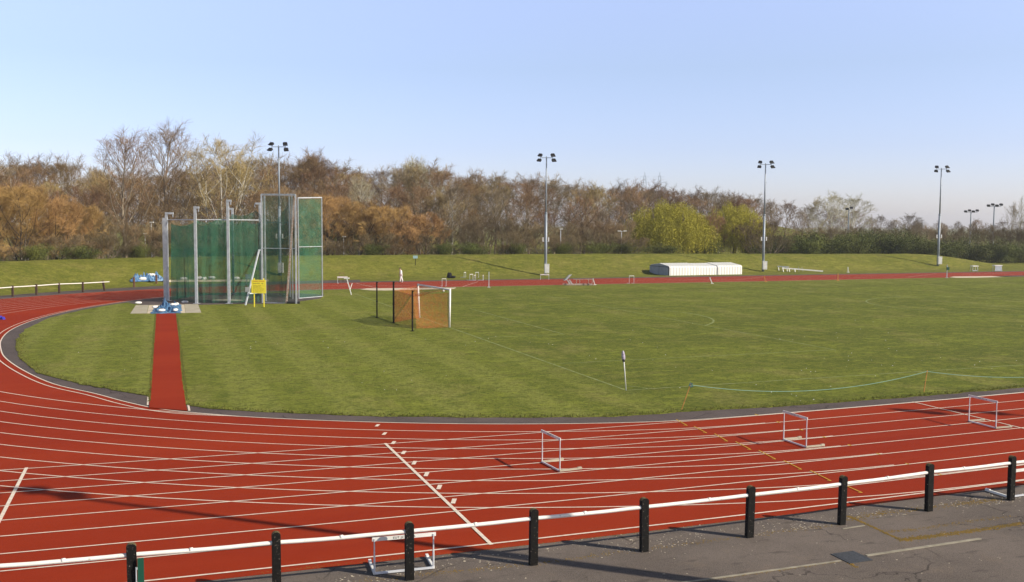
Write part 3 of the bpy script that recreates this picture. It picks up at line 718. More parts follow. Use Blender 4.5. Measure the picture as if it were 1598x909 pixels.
# gates
def gate(xl, xr, yb_l, yb_r, yt_l, yt_r, ymid, nm, label, thick=.10, double=True):
    a, c = rel(hit(xl, yb_l, 0)), rel(hit(xr, yb_r, 0)); za, zc_ = zat(xl, yt_l, a.y+cA.y), zat(xr, yt_r, c.y+cA.y); zm = zat((xl+xr)/2, ymid, (a.y+c.y)/2+cA.y)
    fr = MB(); fr.bar(a, a+Vector((0, 0, za)), thick, thick); fr.bar(c, c+Vector((0, 0, zc_)), thick, thick)
    fr.bar(a+Vector((0, 0, za-.03)), c+Vector((0, 0, zc_-.03)), thick*.9, thick*1.2); fr.bar(a+Vector((0, 0, zm)), c+Vector((0, 0, zm)), .055, .055); fr.bar(a+Vector((0, 0, .07)), c+Vector((0, 0, .07)), .06, .07)
    o = fr.build(nm, M['steel'], cage); o['label'] = label
    n_ = MB(); k = 14; R = 8; d = (c-a); nn = Vector((-d.y, d.x, 0)).normalized()
    for i in range(k+1):
        f = i/k
        for r_ in range(R):
            g = r_/(R-1); z = .1+(za+(zc_-za)*f-.25)*(1-g); n_.v.append(tuple(a.lerp(c, f)+nn*(.07*noise.noise(Vector((f*3, g*2, xl)))+.06)+Vector((0, 0, z))))
    for i in range(k):
        for r_ in range(R-1): q = i*R+r_; n_.f.append((q, q+R, q+R+1, q+1)); n_.mi.append(0)
    o2 = n_.build('net', M['gatenet'], None, smooth=True); o2.parent = o
    return a, c, za, zc_
a, c, za, zc_ = gate(410, 462.5, 473.8, 475, 303.3, 303.8, 388, 'gate', 'tall steel framed gate panel nearest the yellow sign', .12)
gate(466.5, 503.2, 467, 464, 308.6, 308, 385.3, 'gate', 'tall steel framed gate panel at the right end of the cage', .085)
fr = MB(); p = rel(hit(414.6, 471, 0)); fr.bar(p, p+Vector((0, 0, zat(414.6, 306, p.y+cA.y))), .12, .12); p = rel(hit(453, 464.5, 0)); fr.bar(p, p+Vector((0, 0, zat(453, 306.5, p.y+cA.y))), .11, .11)
p = rel(hit(457, 468, 0)); fr.bar(p, p+Vector((0, 0, zat(457, 306, p.y+cA.y))), .08, .08); fr.build('gate_post', M['steel'], cage)
# leaning strut and its weighted foot
p = hit(447, 474.8, 0); top = rel(hit(462.5, 475, 0))+Vector((-.05, 0, zat(462.5, 309, (a.y+cA.y)))); fr = MB(); fr.bar(rel(p)+Vector((0, 0, .05)), top, .13, .13); fr.build('brace', M['rust'], cage)
fr = MB(); q = rel(p); fr.bar(q+Vector((.05, 0, .12)), q+Vector((1.1, .02, .12)), .2, .2); fr.tube([q+Vector((.35, -.12, .13)), q+Vector((.75, -.12, .13))], .12, 10); fr.build('foot_weight', M['dark'], cage)
fr = MB(); z1 = zat(405.5, 390.5, a.y+cA.y); q = rel(hit(383, 477, 0)); fr.bar(q, Vector((a.x-.25, a.y, z1)), .10, .10); fr.bar(Vector((a.x-.3, a.y, z1)), Vector((a.x, a.y, z1)), .09, .09)
z2 = zat(390, 458.5, q.y+cA.y); fr.bar(q+Vector((.3, .05, z2)), Vector((a.x, a.y-.05, z2-.02)), .1, .1); fr.build('brace', M['steel_pale'], cage)
fr = MB(); q5 = rel(hit(387.6, 477, 0)); q5.z = zat(387.6, 452, q5.y+cA.y); fr.box(q5+Vector((0, -.12, 0)), (.35, .2, .36)); fr.build('winch_box', M['grey'], cage)

# yellow sign
y1, y2 = hit(396.8, 480, 0), hit(411.8, 480.2, 0); rz = math.atan2((y2-y1).y, (y2-y1).x)
ys = thing('warning_sign', 'yellow notice board on two yellow posts in front of the throwing cage', 'sign', (y1+y2)/2, rz)
hw = (y2-y1).length/2; z0, z1 = zat(404, 458, y1.y), zat(404, 437, y1.y)
for s_ in (-1, 1):
    b = MB(); b.box((s_*hw, .03, (z1+.12)/2), (.07, .05, z1+.12)); b.build('post', M['yellow'], ys)
b = MB(); b.box((-.01, 0, (z0+z1)/2), (1.18, .02, z1-z0)); b.build('board', M['yellow'], ys)
b = MB(); rl = random.Random(3); hgt = z1-z0
for li, (f, hh, m_) in enumerate([(.90, .075, 1), (.73, .055, 0), (.58, .028, 0), (.50, .028, 0), (.42, .028, 0), (.34, .028, 0), (.25, .028, 0), (.17, .028, 0), (.09, .024, 0)]):
    x = -.48 + (0 if li < 2 else .02); xe = .46 if li < 2 else rl.uniform(.1, .44)
    while x < xe:
        wd = rl.uniform(.03, .055) if li < 2 else rl.uniform(.012, .03); b.cur = m_
        if rl.random() > .16: b.box((x+wd/2, -.0125, z0+hgt*f), (wd, .004, hh*rl.uniform(.7, 1)))
        x += wd*1.45
b.build('lettering', [M['blackink'], M['orangelet']], ys)

# ============================================================ SANDBAGS AND TARPAULINS
def bag_mesh(seed, L=.5, w_=.28, h=.2):
    r_ = random.Random(seed); b = MB(); nu, nv = 10, 8
    for i in range(nu+1):
        u = i/nu; x = (u-.5)*L; pr = math.sin(PI*min(max(u, .06), .94))**.38*(1-.22*math.exp(-((u-.5)/.12)**2)*r_.uniform(.5, 1))
        for j in range(nv):
            a = 2*PI*j/nv; b.v.append((x, w_/2*pr*math.cos(a)*(1+r_.uniform(-.08, .08)), h*.45+h*.5*pr*math.sin(a)*(1+r_.uniform(-.1, .1))))
    for i in range(nu):
        for j in range(nv): b.f.append((i*nv+j, i*nv+(j+1) % nv, (i+1)*nv+(j+1) % nv, (i+1)*nv+j)); b.mi.append(0)
    b.f += [tuple(range(nv-1, -1, -1)), tuple(range(nu*nv, nu*nv+nv))]; b.mi += [0, 0]
    return b
def tarp(name, corners, hgt, seed, label, zbase=.05, peaks=(), nu=34, nv=18):
    A = [hit(*c_) for c_ in corners]; c0 = sum(A, Vector())/4; b = MB()
    for i in range(nu+1):
        for j in range(nv+1):
            u, v = i/nu, j/nv; p = (A[0].lerp(A[1], u)).lerp(A[3].lerp(A[2], u), v)
            e_ = min(1, min(u, 1-u, v, 1-v)*5); n1 = noise.noise(Vector((u*5, v*4, seed))); n2 = noise.noise(Vector((u*17, v*12, seed+3))); n3 = abs(noise.noise(Vector((u*9+v*4, v*7-u*3, seed+7)))) + .6*abs(noise.noise(Vector((u*23-v*6, v*15+u*9, seed+17))))
            z = zbase + e_*hgt*(.15+.9*n1+.7*n2+1.1*n3)
            for (pu, pv, ph, pw) in peaks: z += ph*math.exp(-((u-pu)/pw)**2-((v-pv)/(pw*2))**2)
            z = max(z, zbase*.6)
            p = p + Vector((noise.noise(Vector((u*4, v*4, seed+9))), noise.noise(Vector((u*4, v*4, seed+12))), 0))*.3*(1 if e_ < 1 else .3)
            b.v.append((p.x-c0.x, p.y-c0.y, z+(p.z-c0.z)))
    for i in range(nu):
        for j in range(nv): a = i*(nv+1)+j; b.f.append((a, a+nv+1, a+nv+2, a+1)); b.mi.append(0)
    o = b.build(name, M['blue'], loc=c0); return tag(o, label, 'tarpaulin', 'blue tarpaulins')
tarp('tarpaulin', [(236, 491), (284, 490), (282, 477.5), (242, 478.5)], .30, 1, 'crumpled blue tarpaulin weighed down over the sandy landing pit', peaks=[(.38, .85, .55, .085), (.83, .8, .22, .1)])
tarp('tarpaulin', [(202, 441.5), (257, 440.5), (252, 433.0), (207, 435.5)], .55, 4, 'heaped blue tarpaulin lying on the foot of the grass bank', zbase=.1)
bags = [(216, 475.5, .6, 'white sandbag on the path edge left of the landing pit', 0), (243, 485.5, .9, 'white sandbag resting upright on the left corner of the blue tarpaulin', .16), (252.5, 489.5, .8, 'white sandbag lying on the front edge of the blue tarpaulin', .1),
        (271, 482.5, .5, 'grey white sandbag on the back right of the blue tarpaulin', .2), (276.5, 480, 2, 'white sandbag on the rear right corner of the blue tarpaulin', .14), (274, 489.4, 1.4, 'white sandbag on the front right corner of the blue tarpaulin', .12),
        (288.5, 474, 0, 'pale sandbag on the hard ground just inside the cage', 0), (222.5, 440.4, .5, 'white sandbag on the heaped tarpaulin by the grass bank', .12), (236.5, 437.5, .3, 'small white sandbag near the top of the heaped tarpaulin', .32),
        (286.5, 439.3, .5, 'leftmost white sandbag on the kerb seen through the cage net', .1), (311, 438.5, .4, 'white sandbag on the kerb just right of the second cage mast', .1), (319, 439, 1.5, 'small white sandbag on the kerb between two others behind the net', .1), (330.5, 438.3, .2, 'double white sandbag on the kerb behind the middle of the net', .15), (368.5, 438.6, 0, 'rightmost white sandbag on the kerb behind the rear cage mast', .1)]
for i, (x, y, rz, lb, dz) in enumerate(bags):
    p = hit(x, y); o = bag_mesh(i, .50 if y > 460 else .75, .30 if y > 460 else .45, .24 if y > 460 else .42).build('sandbag', M['bag'], smooth=True, loc=(p.x, p.y, max(p.z, .03)+dz)); o.rotation_euler = (0, 0, rz); tag(o, lb, 'sandbag', 'white sandbags')
b = MB(); P = [hit(x, y) for x, y in ((255, 440.5), (300, 440), (350, 439.8), (404, 439.5), (420, 439.6))]
for p, q in zip(P, P[1:]): b.bar(p+Vector((0, 0, .1)), q+Vector((0, 0, .1)), .3, .22)
tag(b.build('kerb_wall', M['sand']), 'low cream kerb wall at the foot of the bank behind the cage', 'wall')
b = MB()
b.box((0, 0, .05), (.22, .5, .10)); b.box((0, .1, .16), (.20, .12, .16)); b.box((0, -.15, .13), (.20, .10, .10)); p = hit(2, 499, 0)
tag(b.build('starting_block', mat('blue_plastic', (.03, .03, .35), .5), loc=p+Vector((0, 0, .01))), 'small blue starting block on the bend at the left edge', 'starting block').rotation_euler.z = 1.2

# ============================================================ FOOTBALL GOAL
gA, gB = hit(701.5, 512, 0), hit(654.5, 497, 0); gdir = (gB-gA).normalized(); gn = Vector((-gdir.y, gdir.x, 0))   # behind the goal
goal = thing('football_goal', 'white football goal with sagging orange netting beside black net posts', 'goal', gA)
zA, zB = zat(702, 451, gA.y), zat(651.5, 443.3, gB.y)
gBr = gB-gA; tB = gBr+Vector((-.1, 0, zB))
for q, tp in ((Vector(), Vector((.03, 0, zA))), (gBr, tB)):
    b = MB(); b.tube([q, tp], .065, 12); b.build('post', M['white'], goal, smooth=True)
b = MB(); b.tube([Vector((.03, 0, zA-.06)), tB-Vector((0, 0, .06))], .062, 12); b.build('crossbar', M['white'], goal, smooth=True)
bk1, bk2 = hit(615, 504, 0)-gA, hit(650, 514, 0)-gA       # back bottom line of the net
zk = zat(615, 453.5, bk1.y+gA.y)
def sheet(b, P00, P10, P01, P11, sag=.1, nu=14, nv=10, ax=Vector((0, 0, -1))):
    base_ = len(b.v)
    for i in range(nu+1):
        for j in range(nv+1):
            u, v = i/nu, j/nv; p = (P00.lerp(P10, u)).lerp(P01.lerp(P11, u), v); p = p + ax*sag*math.sin(PI*u)*math.sin(PI*min(1, v*1.1+.05)) + Vector((0, 0, .03*noise.noise(Vector((u*6, v*6, sag)))))
            b.v.append(tuple(p))
    for i in range(nu):
        for j in range(nv): a = base_+i*(nv+1)+j; b.f.append((a, a+nv+1, a+nv+2, a+1)); b.mi.append(0)
kk1 = bk1+Vector((0, 0, zk)); kk2 = hit(645, 512, 0)-gA; kk2.z = zat(645, 457, kk2.y+gA.y)-.15
b = MB()
sheet(b, bk1+Vector((0, 0, .03)), bk2+Vector((0, 0, .03)), kk1, kk2, .15, ax=gn*-1)      # back
sheet(b, bk2+Vector((0, 0, .03)), Vector((0, 0, .03)), kk2, Vector((0, 0, zA-.25)), .1, ax=gdir)   # near side
sheet(b, bk1+Vector((0, 0, .03)), gBr+Vector((0, 0, .03)), kk1, tB-Vector((0, 0, .1)), .1, ax=gdir*-1)  # far side
b.build('net', M['orangenet'], goal, smooth=True)
b = MB(); sheet(b, kk1, tB-Vector((0, 0, .1)), kk2, Vector((0, 0, zA-.1)), .45); b.build('roof_net', M['orangenet'], goal, smooth=True)
for x, y, yt, wd, lb in ((588.3, 497, 440, .09, 'black net pole standing alone left of the football goal'), (614.3, 504.8, 439.8, .11, 'tallest black net pole at the back corner of the orange netting'), (643.6, 518, 453.5, .085, 'front black net pole nearest the camera by the orange netting')):
    p = hit(x, y, 0); z = zat(x, yt, p.y); b = MB(); b.tube([(0, 0, 0), (0, 0, z)], wd/2+.005, 8); b.tube([(0, 0, z*.45), (0, 0, z*.45+.06)], wd/2+.03, 8); b.box((.05, 0, z-.05), (.12, .04, .04)); b.box((0, 0, .03), (.22, .22, .06))
    tag(b.build('net_pole', M['black'], loc=p), lb, 'pole', 'black net poles behind the goal')
# ball-like white marker lying in the goal net area
p = hit(692, 456.5, 0); bm = MB(); 
for la in range(7):
    for lo in range(10):
        th_, ph_ = PI*la/6, 2*PI*lo/10; bm.v.append((.11*math.sin(th_)*math.cos(ph_), .11*math.sin(th_)*math.sin(ph_), .11*math.cos(th_)+.11))
for la in range(6):
    for lo in range(10): bm.f.append((la*10+lo, (la+1)*10+lo, (la+1)*10+(lo+1) % 10, la*10+(lo+1) % 10)); bm.mi.append(0)
tag(bm.build('ball', M['white'], smooth=True, loc=p+Vector((0, 0, .035))), 'small white ball on the grass beyond the football goal', 'ball')

# corner flag
p = hit(977, 611, 0); cf = thing('corner_flag', 'leaning white corner flag post with a furled pale flag', 'corner flag', p+Vector((0, 0, .03)))
zt = zat(972, 548, p.y); top = Vector((-.135, .02, zt-.03)); b = MB(); b.tube([(0, 0, 0), top], .022, 8); b.build('pole', M['white'], cf, smooth=True)
b = MB()
for k in range(9):
    f = k/8; q = Vector((0, 0, 0)).lerp(top, .72+.27*f); rr = .035+.035*math.sin(PI*f); 
    for j in range(7): a = 2*PI*j/7; b.v.append((q.x+rr*math.cos(a)*1.1-.012, q.y+rr*.7*math.sin(a), q.z+.02*math.sin(3*a)))
for k in range(8):
    for j in range(7): b.f.append((k*7+j, k*7+(j+1) % 7, (k+1)*7+(j+1) % 7, (k+1)*7+j)); b.mi.append(1 if k < 2 else 0)
b.build('flag', [mat('pale_lilac_flag', (.36, .32, .40), .8, 0, 20, var=.4), M['ink']], cf, smooth=True)

# rope barrier
r0, r1 = hit(1063, 641, 0), hit(1441.5, 613.5, 0)
t0 = Vector((r0.x+.30, r0.y+.0, 0)); z_ = zat(1078, 601, r0.y); t0 = Vector((ray(1078, 601).x/ray(1078, 601).y*r0.y, r0.y, z_))
t1 = Vector((ray(1447, 580).x/ray(1447, 580).y*r1.y, r1.y, zat(1447, 580, r1.y)))
rope = thing('rope_barrier', 'cyan rope sagging between thin leaning orange stakes on the infield edge', 'rope barrier', r0)
for q, tp in ((r0, t0), (r1, t1)):
    b = MB(); b.tube([q-r0, tp-r0+Vector((0, 0, .05))], .015, 6); b.build('stake', M['stake'], rope)
r2 = hit(1790, 596, 0); t2 = r2+Vector((.1, 0, .95)); b = MB(); b.tube([r2-r0, t2-r0], .011, 6); b.build('stake', M['stake'], rope)
b = MB(); P = []
for a_, c_, sg in ((t0, t1, .52), (t1, t2, .50)):
    for k in range(24): f = k/24; q = a_.lerp(c_, f); q.z -= sg*4*f*(1-f)*.93; P.append(q-r0)
P.append(t2-r0); b.tube(P, .009, 6); b.build('rope', M['cyan'], rope)
# fix sag so the rope clears the grass
b = MB(); 
for k in range(9): a = rng.random()*6.28; q = t0-r0+Vector((rng.gauss(0, .02), rng.gauss(0, .02), rng.uniform(-.06, .05))); b.tube([q, q+Vector((math.cos(a)*.06, math.sin(a)*.06, rng.uniform(-.05, .06)))], .012, 5)
b.build('knot', M['ropeknot'], rope)

# ============================================================ FLOODLIGHTS
def flood(name, p, H, label, head=1.0, group='floodlight masts', cab=True, rz=0):
    r = thing(name, label, 'floodlight', p, rz, group)
    b = MB(); b.tube([(0, 0, 0), (0, 0, H*.52)], [.19, .165], 12); b.tube([(0, 0, H*.52), (0, 0, H-.25)], [.125, .075], 10); b.tube([(0, 0, H*.52-.1), (0, 0, H*.52+.1)], .18, 12); b.build('pole', M['pole'], r, smooth=True)
    if cab:
        b = MB(); b.box((.16, -.24, 1.02), (.62, .36, 1.15)); b.box((.16, -.24, 1.62), (.66, .40, .05)); b.box((.16, -.43, 1.0), (.5, .012, .95)); b.build('cabinet', M['white'], r)
        b = MB()
        for sx_ in (-1, 1): b.box((sx_*.36, -.08, H*.305), (.14, .12, .55)); b.bar((0, 0, H*.29), (sx_*.36, 0, H*.29), .06)
        b.build('speaker', M['white'], r)
    b = MB(); b.bar((-.85*head, 0, H-.42), (.85*head, 0, H-.42), .07, .07); b.bar((0, 0, H-.6), (0, 0, H-.38), .14)
    b.bar((.05, 0, H-3.0), (.25, 0, H-3.0), .05, .05)
    for sx_ in (-1, 1):
        b.bar((sx_*.78*head, 0, H-.42), (sx_*.78*head, 0, H-.05), .04); b.bar((sx_*.78*head, 0, H-.42), (sx_*.84*head, 0, H-.80), .04)
    b.build('crossarm', M['pole'], r)
    for sx_, dz, dy, a in ((-1, -.12, 0, .55), (1, -.12, 0, .75), (-1, -.78, -.1, .5), (1, -.78, -.1, .7)):
        R = Matrix.Rotation(sx_*.35, 3, 'Z') @ Matrix.Rotation(a, 3, 'X') @ Matrix.Rotation(sx_*-.12, 3, 'Y'); c_ = Vector((sx_*(.82 if dz > -.3 else .95)*head, -.15+dy, H+dz))
        b = MB(); b.box(c_, (.54*head, .40, .17), rot=R); b.box(c_+R @ Vector((0, .1, .12)), (.42*head, .26, .07), rot=R); b.box(c_+R @ Vector((0, -.26, .085)), (.55*head, .18, .03), rot=R); lm = b.build('lamp', M['dark'], r)
        b = MB(); b.box(c_+R @ Vector((0, -.02, -.091)), (.46*head, .33, .012), rot=R); g_ = b.build('lens', M['glassy'], None); g_.parent = lm
    return r
for x, yb, yt, xc, lb in ((437, 429.5, 224, 0, 'tall grey floodlight mast rising behind the throwing cage'), (851.3, 430, 241.5, 0, 'tall grey floodlight mast left of the yellow willows'), (1190.7, 424, 252.5, 0, 'tall grey floodlight mast between the white shelter and the white beam'), (1463.5, 415.5, 260, 0, 'tall grey floodlight mast nearest the right edge on the bank')):
    p = hit(x, yb); flood('floodlight', p-Vector((0, 0, .15)), zat(x, yt, p.y)-p.z+.15, lb)
# two masts on the near side, beyond the right edge: their shadows fall across the track
flood('floodlight', (11.9, 14.3, 0), 17.2, 'tall grey floodlight mast on the near side by the apron', head=1.15, cab=True)
flood('floodlight', (40.0, 25.2, 0), 17.2, 'tall grey floodlight mast further along the near side', head=1.15, cab=True)
def farflood(px_, dist, yt, n, label):
    p = far(px_, dist, 0); H = zat(px_, yt, dist); r = thing('distant_floodlight', label, 'floodlight', p, 0, 'distant floodlight masts')
    b = MB(); b.tube([(0, 0, 0), (0, 0, H)], [.2, .12], 8); b.bar((-.4*n, 0, H-.1), (.4*n, 0, H-.1), .1); b.build('pole', M['pole'], r)
    for k in range(n):
        x = (k-(n-1)/2)*.95; b = MB(); b.box((x, -.2, H+.1+(.25 if k % 2 else 0)), (.62, .45, .38), rot=Matrix.Rotation(.5, 3, 'X')); b.box((x, -.42, H+.22), (.64, .2, .06)); b.build('lamp', M['dark'], r)
    return r
farflood(1324, 215, 327, 2, 'distant twin headed floodlight before the pale round trees'); farflood(1514.5, 235, 331, 4, 'distant floodlight with a row of four lamps at the right'); farflood(1550.5, 215, 322, 4, 'rightmost distant floodlight with clustered lamps')
def lamp_post(px_, dist, yt, label, n=1):
    p = far(px_, dist); H = zat(px_, yt, dist)-p.z; r = thing('lamp_post', label, 'lamp post', p, 0, 'small lamp posts along the wood edge')
    b = MB(); b.tube([(0, 0, 0), (0, 0, H)], [.075, .05], 6); b.build('pole', M['steel_pale'], r)
    for k in range(n):
        sx_ = 0 if n == 1 else (-1, 1)[k]; b = MB(); b.box((sx_*.45+.1, -.05, H+.03), (.5, .25, .12)); b.box((sx_*.25, 0, H-.05), (abs(sx_)*.5+.06, .05, .06)); b.build('lamp_head', M['white'], r)
lamp_post(226, 133, 365, 'shorter small lamp post left of the cage against the wood'); lamp_post(236, 135, 347.5, 'taller small lamp post left of the cage against the wood')
lamp_post(536, 138, 370, 'small lamp post right of the cage against the orange willows'); lamp_post(875, 142, 358, 'small lamp post right of the middle floodlight mast'); lamp_post(970, 145, 361, 'small twin headed lamp post left of the yellow willow', 2)

# ============================================================ FAR SIDE EQUIPMENT
def place(px_, py_): return hit(px_, py_)
# ribbed white shelter over the landing mats: three sections
A = place(1045, 430.5); Bp = place(1158, 428.5); Cn = place(1014, 428.3)
d = (Bp-A); d.z = 0; L = d.length; rz = math.atan2(d.y, d.x); dep = max(3.0, (Vector((Cn.x, Cn.y, 0))-Vector((A.x, A.y, 0))).length); HS = zat(1100, 415.3, A.y)-A.z; dep = 5.2
zr = zat(1100, 411, A.y+dep)-A.z
shed = thing('mat_shelter', 'long low white ribbed shelter of three sections covering the landing mats', 'shelter', (A.x, A.y, A.z-.03), rz)
for k, (x0, x1, tw, nm) in enumerate(((0, .375, 0, 'a'), (.378, .655, .05, 'b'), (.658, 1.0, 0, 'c'))):
    X0, X1 = x0*L, x1*L; b = MB(); hh = HS*(1-.04*(k == 1)); off_ = .12*(k == 1); n_ = int((X1-X0)/.11)
    prof = [(off_, 0), (off_, hh-.22), (off_+.10, hh-.08), (off_+.3, hh), (dep*.5, hh+.28), (dep-.3, hh+.02), (dep, hh-.2), (dep, 0)]
    for i in range(n_+1):
        x = X0+(X1-X0)*i/n_; o_ = .035 if i % 4 in (0, 1) else 0
        for (y, z) in prof:
            b.v.append((x, y+(o_ if y < dep/2 else -o_), z-(o_ if z > .5 else 0)))
    m_ = len(prof)
    for i in range(n_):
        for j in range(m_-1): a = i*m_+j; b.f.append((a, a+m_, a+m_+1, a+1)); b.mi.append(0)
    b.f += [tuple(range(m_)), tuple(range(n_*m_+m_-1, n_*m_-1, -1))]; b.mi += [1, 1]
    b.build('cover_section', [M['shed'], M['shedgrey']], shed)
# open end doors leaning out at the left
for y0, y1, sk in ((.15, dep*.5-.05, .9), (dep*.5+.05, dep-.2, 1.0)):
    b = MB(); b.box((-.06, (y0+y1)/2, HS*.42), (.05, (y1-y0), HS*.82)); b.build('end_panel', M['shedgrey'], shed)
b = MB(); b.box((-.10, dep*.5, HS*.87), (.04, dep-.1, .05)); b.box((-.10, .12, HS*.45), (.05, .06, HS*.85)); b.build('end_frame', M['dark'], shed)
# white beam on trestles
p0, p1 = place(1220, 424.5), place(1287, 426); q = p1-p0
bm_ = thing('steeple_beam', 'white steeplechase beam tipped on trestle legs at the foot of the bank', 'barrier', p0)
b = MB(); b.bar(Vector((.0, 0, .55)), Vector((q.x, -.2, .12)), .22, .16); b.bar(Vector((-.3, 1.2, .72)), Vector((1.2, .6, .66)), .2, .14); b.build('beam', M['white'], bm_)
for x, y, h in ((.1, 0, .52), (1.0, .0, .48), (1.8, -.1, .42), (-.2, 1.2, .65), (.9, .8, .62)):
    b = MB(); b.bar((x, y-.1, h), (x+.05, y-.3, 0), .08); b.bar((x, y-.1, h), (x+.2, y+.4, 0), .06); b.build('leg', M['white'], bm_)
b = MB(); b.bar((2.6, .3, 0), (2.5, .3, .75), .05); b.bar((3.2, .4, 0), (3.0, .3, .68), .04); b.build('handle', M['grey'], bm_)
# steeple seats / trolleys at the right
def lowframe(px_, py_, wpx, yt, label, solid=False, name='equipment_trolley', dep=.7):
    p = place(px_, py_); wd = wpx/FPX*p.y; H = zat(px_, yt, p.y)-p.z; r = thing(name, label, 'equipment', p, .15)
    b = MB(); b.box((0, 0, H-.05), (wd*1.05, dep, .12)); b.build('top_board', M['white'], r)
    for sx_ in (-1, 1):
        b = MB(); b.tube([(sx_*wd*.45, -dep*.45, 0), (sx_*wd*.42, -dep*.35, H-.1)], .035, 6); b.tube([(sx_*wd*.45, dep*.45, 0), (sx_*wd*.42, dep*.35, H-.1)], .035, 6); b.build('leg', M['steel_pale'], r)
    b = MB(); b.box((0, -dep*.3, .08), (wd, .12, .10)); b.box((wd*.3, dep*.2, .06), (wd*.8, .3, .08)); b.build('base_rail', M['steel'], r)
    if solid:
        b = MB(); b.box((0, -dep*.4, H*.48), (wd*.86, .05, H*.82)); b.build('side_panel', M['shedgrey'], r)
    return r
lowframe(1520, 423.5, 9.5, 415, 'white topped open frame standing right of the last floodlight mast'); lowframe(1556, 423.5, 12.5, 414.2, 'closed white equipment box beside the track near the right edge', True)
# small white barrier frames by the far straight
def gantry(px_, py_, wpx, yt, label, m='steel_pale', rz=.3, bar=.055, z=None):
    p = place(px_, py_); wd = wpx/FPX*p.y; H = zat(px_, yt, p.y)-p.z; r = thing('hurdle', label, 'hurdle', p, rz, 'hurdles by the far straight')
    b = MB(); b.box((0, 0, H-bar/2), (wd*1.06, .03, bar)); b.build('crossbar', M['white' if m != 'wood' else 'wood'], r)
    for sx_ in (-1, 1):
        b = MB(); b.tube([(sx_*wd/2, 0, 0), (sx_*wd/2, 0, H-.05)], .019, 6); b.build('upright', M[m], r)
        b = MB(); b.box((sx_*wd/2, .3, .025), (.04, .65, .04)); b.build('foot', M[m], r)
    return r
gantry(534.5, 443, 15, 431.8, 'low white hurdle right of the throwing cage by the leaning stick', bar=.17, rz=.05); gantry(533.5, 439.5, 7, 426, 'brown framed hurdle behind the white one right of the cage', 'wood', rz=.5)
gantry(693, 447.5, 6.5, 435, 'pale hurdle on the far straight above the goal crossbar'); gantry(850, 437, 13, 428.2, 'white hurdle in front of the middle floodlight mast', bar=.12, rz=0)
gantry(985.5, 443, 8, 430.5, 'pale hurdle on the far straight left of the white shelter')
gantry(725.5, 433.5, 4, 425, 'leftmost pale hurdle in the cluster beyond the far straight', rz=.9); gantry(735.5, 438, 6, 428, 'pale hurdle low in the front of the cluster beyond the far straight', rz=.7)
gantry(744.5, 433.5, 5, 425, 'pale hurdle at the back of the cluster beyond the far straight', rz=.2); gantry(741, 438.5, 5, 429.5, 'short pale hurdle right of the front one in the cluster', rz=1.1); gantry(754, 438, 3.5, 429.5, 'rightmost narrow pale hurdle of the cluster', rz=1.3)
# stick and prop by the cage
p = place(548.5, 461); b = MB(); top_ = Vector((ray(541, 434).x/ray(541, 434).y*p.y-p.x, 0, zat(541, 434, p.y))); b.bar((0, 0, 0), top_, .09, .07); b.bar(Vector((-.15, 0, .45)), Vector((.05, .1, 1.1)), .06, .05); b.box(top_+Vector((0, 0, -.03)), (.5, .12, .12))
tag(b.build('marker_prop', M['white'], loc=p), 'white leaning marker stick with a side prop right of the cage', 'marker')
# marker posts
for x, y, yt, wd, m_, tilt_, lb in ((763, 449.5, 424.5, .08, 'steel_pale', 0, 'tall thin white post between infield and far straight'), (928.5, 445.5, 435, .1, 'white', -.15, 'short leaning white marker at the end of the grey trolley'), (1111.5, 443.5, 433.5, .12, 'white', -.2, 'short leaning white marker below the white shelter'), (1195, 440.5, 431, .09, 'stake', -.15, 'short leaning marker below the third floodlight mast'), (1307.5, 438.5, 427, .09, 'stake', 0, 'thin orange and white marker right of the white beam'), (1323.5, 425.5, 417, .12, 'white', -.03, 'short white marker on the bank foot right of the beam'), (1477.5, 434.5, 413.5, .10, 'steel', 0, 'tall grey post with a small dark box near the last floodlight')):
    p = place(x, y); H = zat(x, yt, p.y)-p.z; b = MB(); b.bar((0, 0, 0), (tilt_*H*2, 0, H), wd, wd*.8)
    b.box((0, 0, .04), (.3, .3, .08))
    if yt == 413.5: b.cur = 1; b.box((.1, 0, H*.72), (.3, .2, .36))
    tag(b.build('marker_post', [M[m_], M['green']], loc=p), lb, 'marker post', 'marker posts along the far straight')
# grey umpire trolley
p = place(881, 446.5); tr = thing('equipment_cart', 'grey low cart with a tilted slatted platform and long side rails on the far straight', 'cart', p, .12)
k_ = p.y/FPX; H = 17.5*k_
b = MB(); b.bar((-.1*k_, 0, .12), (47*k_, .0, .12), .12, .12); b.bar((-.1*k_, 1.2, .12), (47*k_, 1.2, .12), .1, .1)
for x in (19, 24, 38, 44): b.bar((x*k_, 0, .1), (x*k_, 0, .72), .055); 
b.bar((14*k_, 0, .72), (47*k_, 0, .72), .05, .05); b.build('frame', M['rust'], tr)
b = MB()
for i in range(6):
    f = i/5; b.bar(Vector((-1.5*k_+f*7*k_, -.1, H*.50+.42*f*H)), Vector((-1.5*k_+f*7*k_+7*k_, .9, H*.52+.42*f*H)), .14, .05)
b.bar((-2*k_, 0, H*.48), (7.5*k_, 0, H*.98), .07, .07); b.bar((5*k_, .8, H*.5), (13*k_, .8, H*.98), .07, .07); b.build('platform', M['grey'], tr)
b = MB()
for x in (1, 4.5): b.bar(((x)*k_+3*k_, 0, H*.52), ((x+8)*k_, .1, .15), .14, .1)
b.build('step', M['grey'], tr)
for x in (1.5, 30, 37):
    b = MB(); b.tube([(x*k_, -.06, .12), (x*k_, .06, .12)], .13, 12); b.build('wheel', M['dark'], tr)
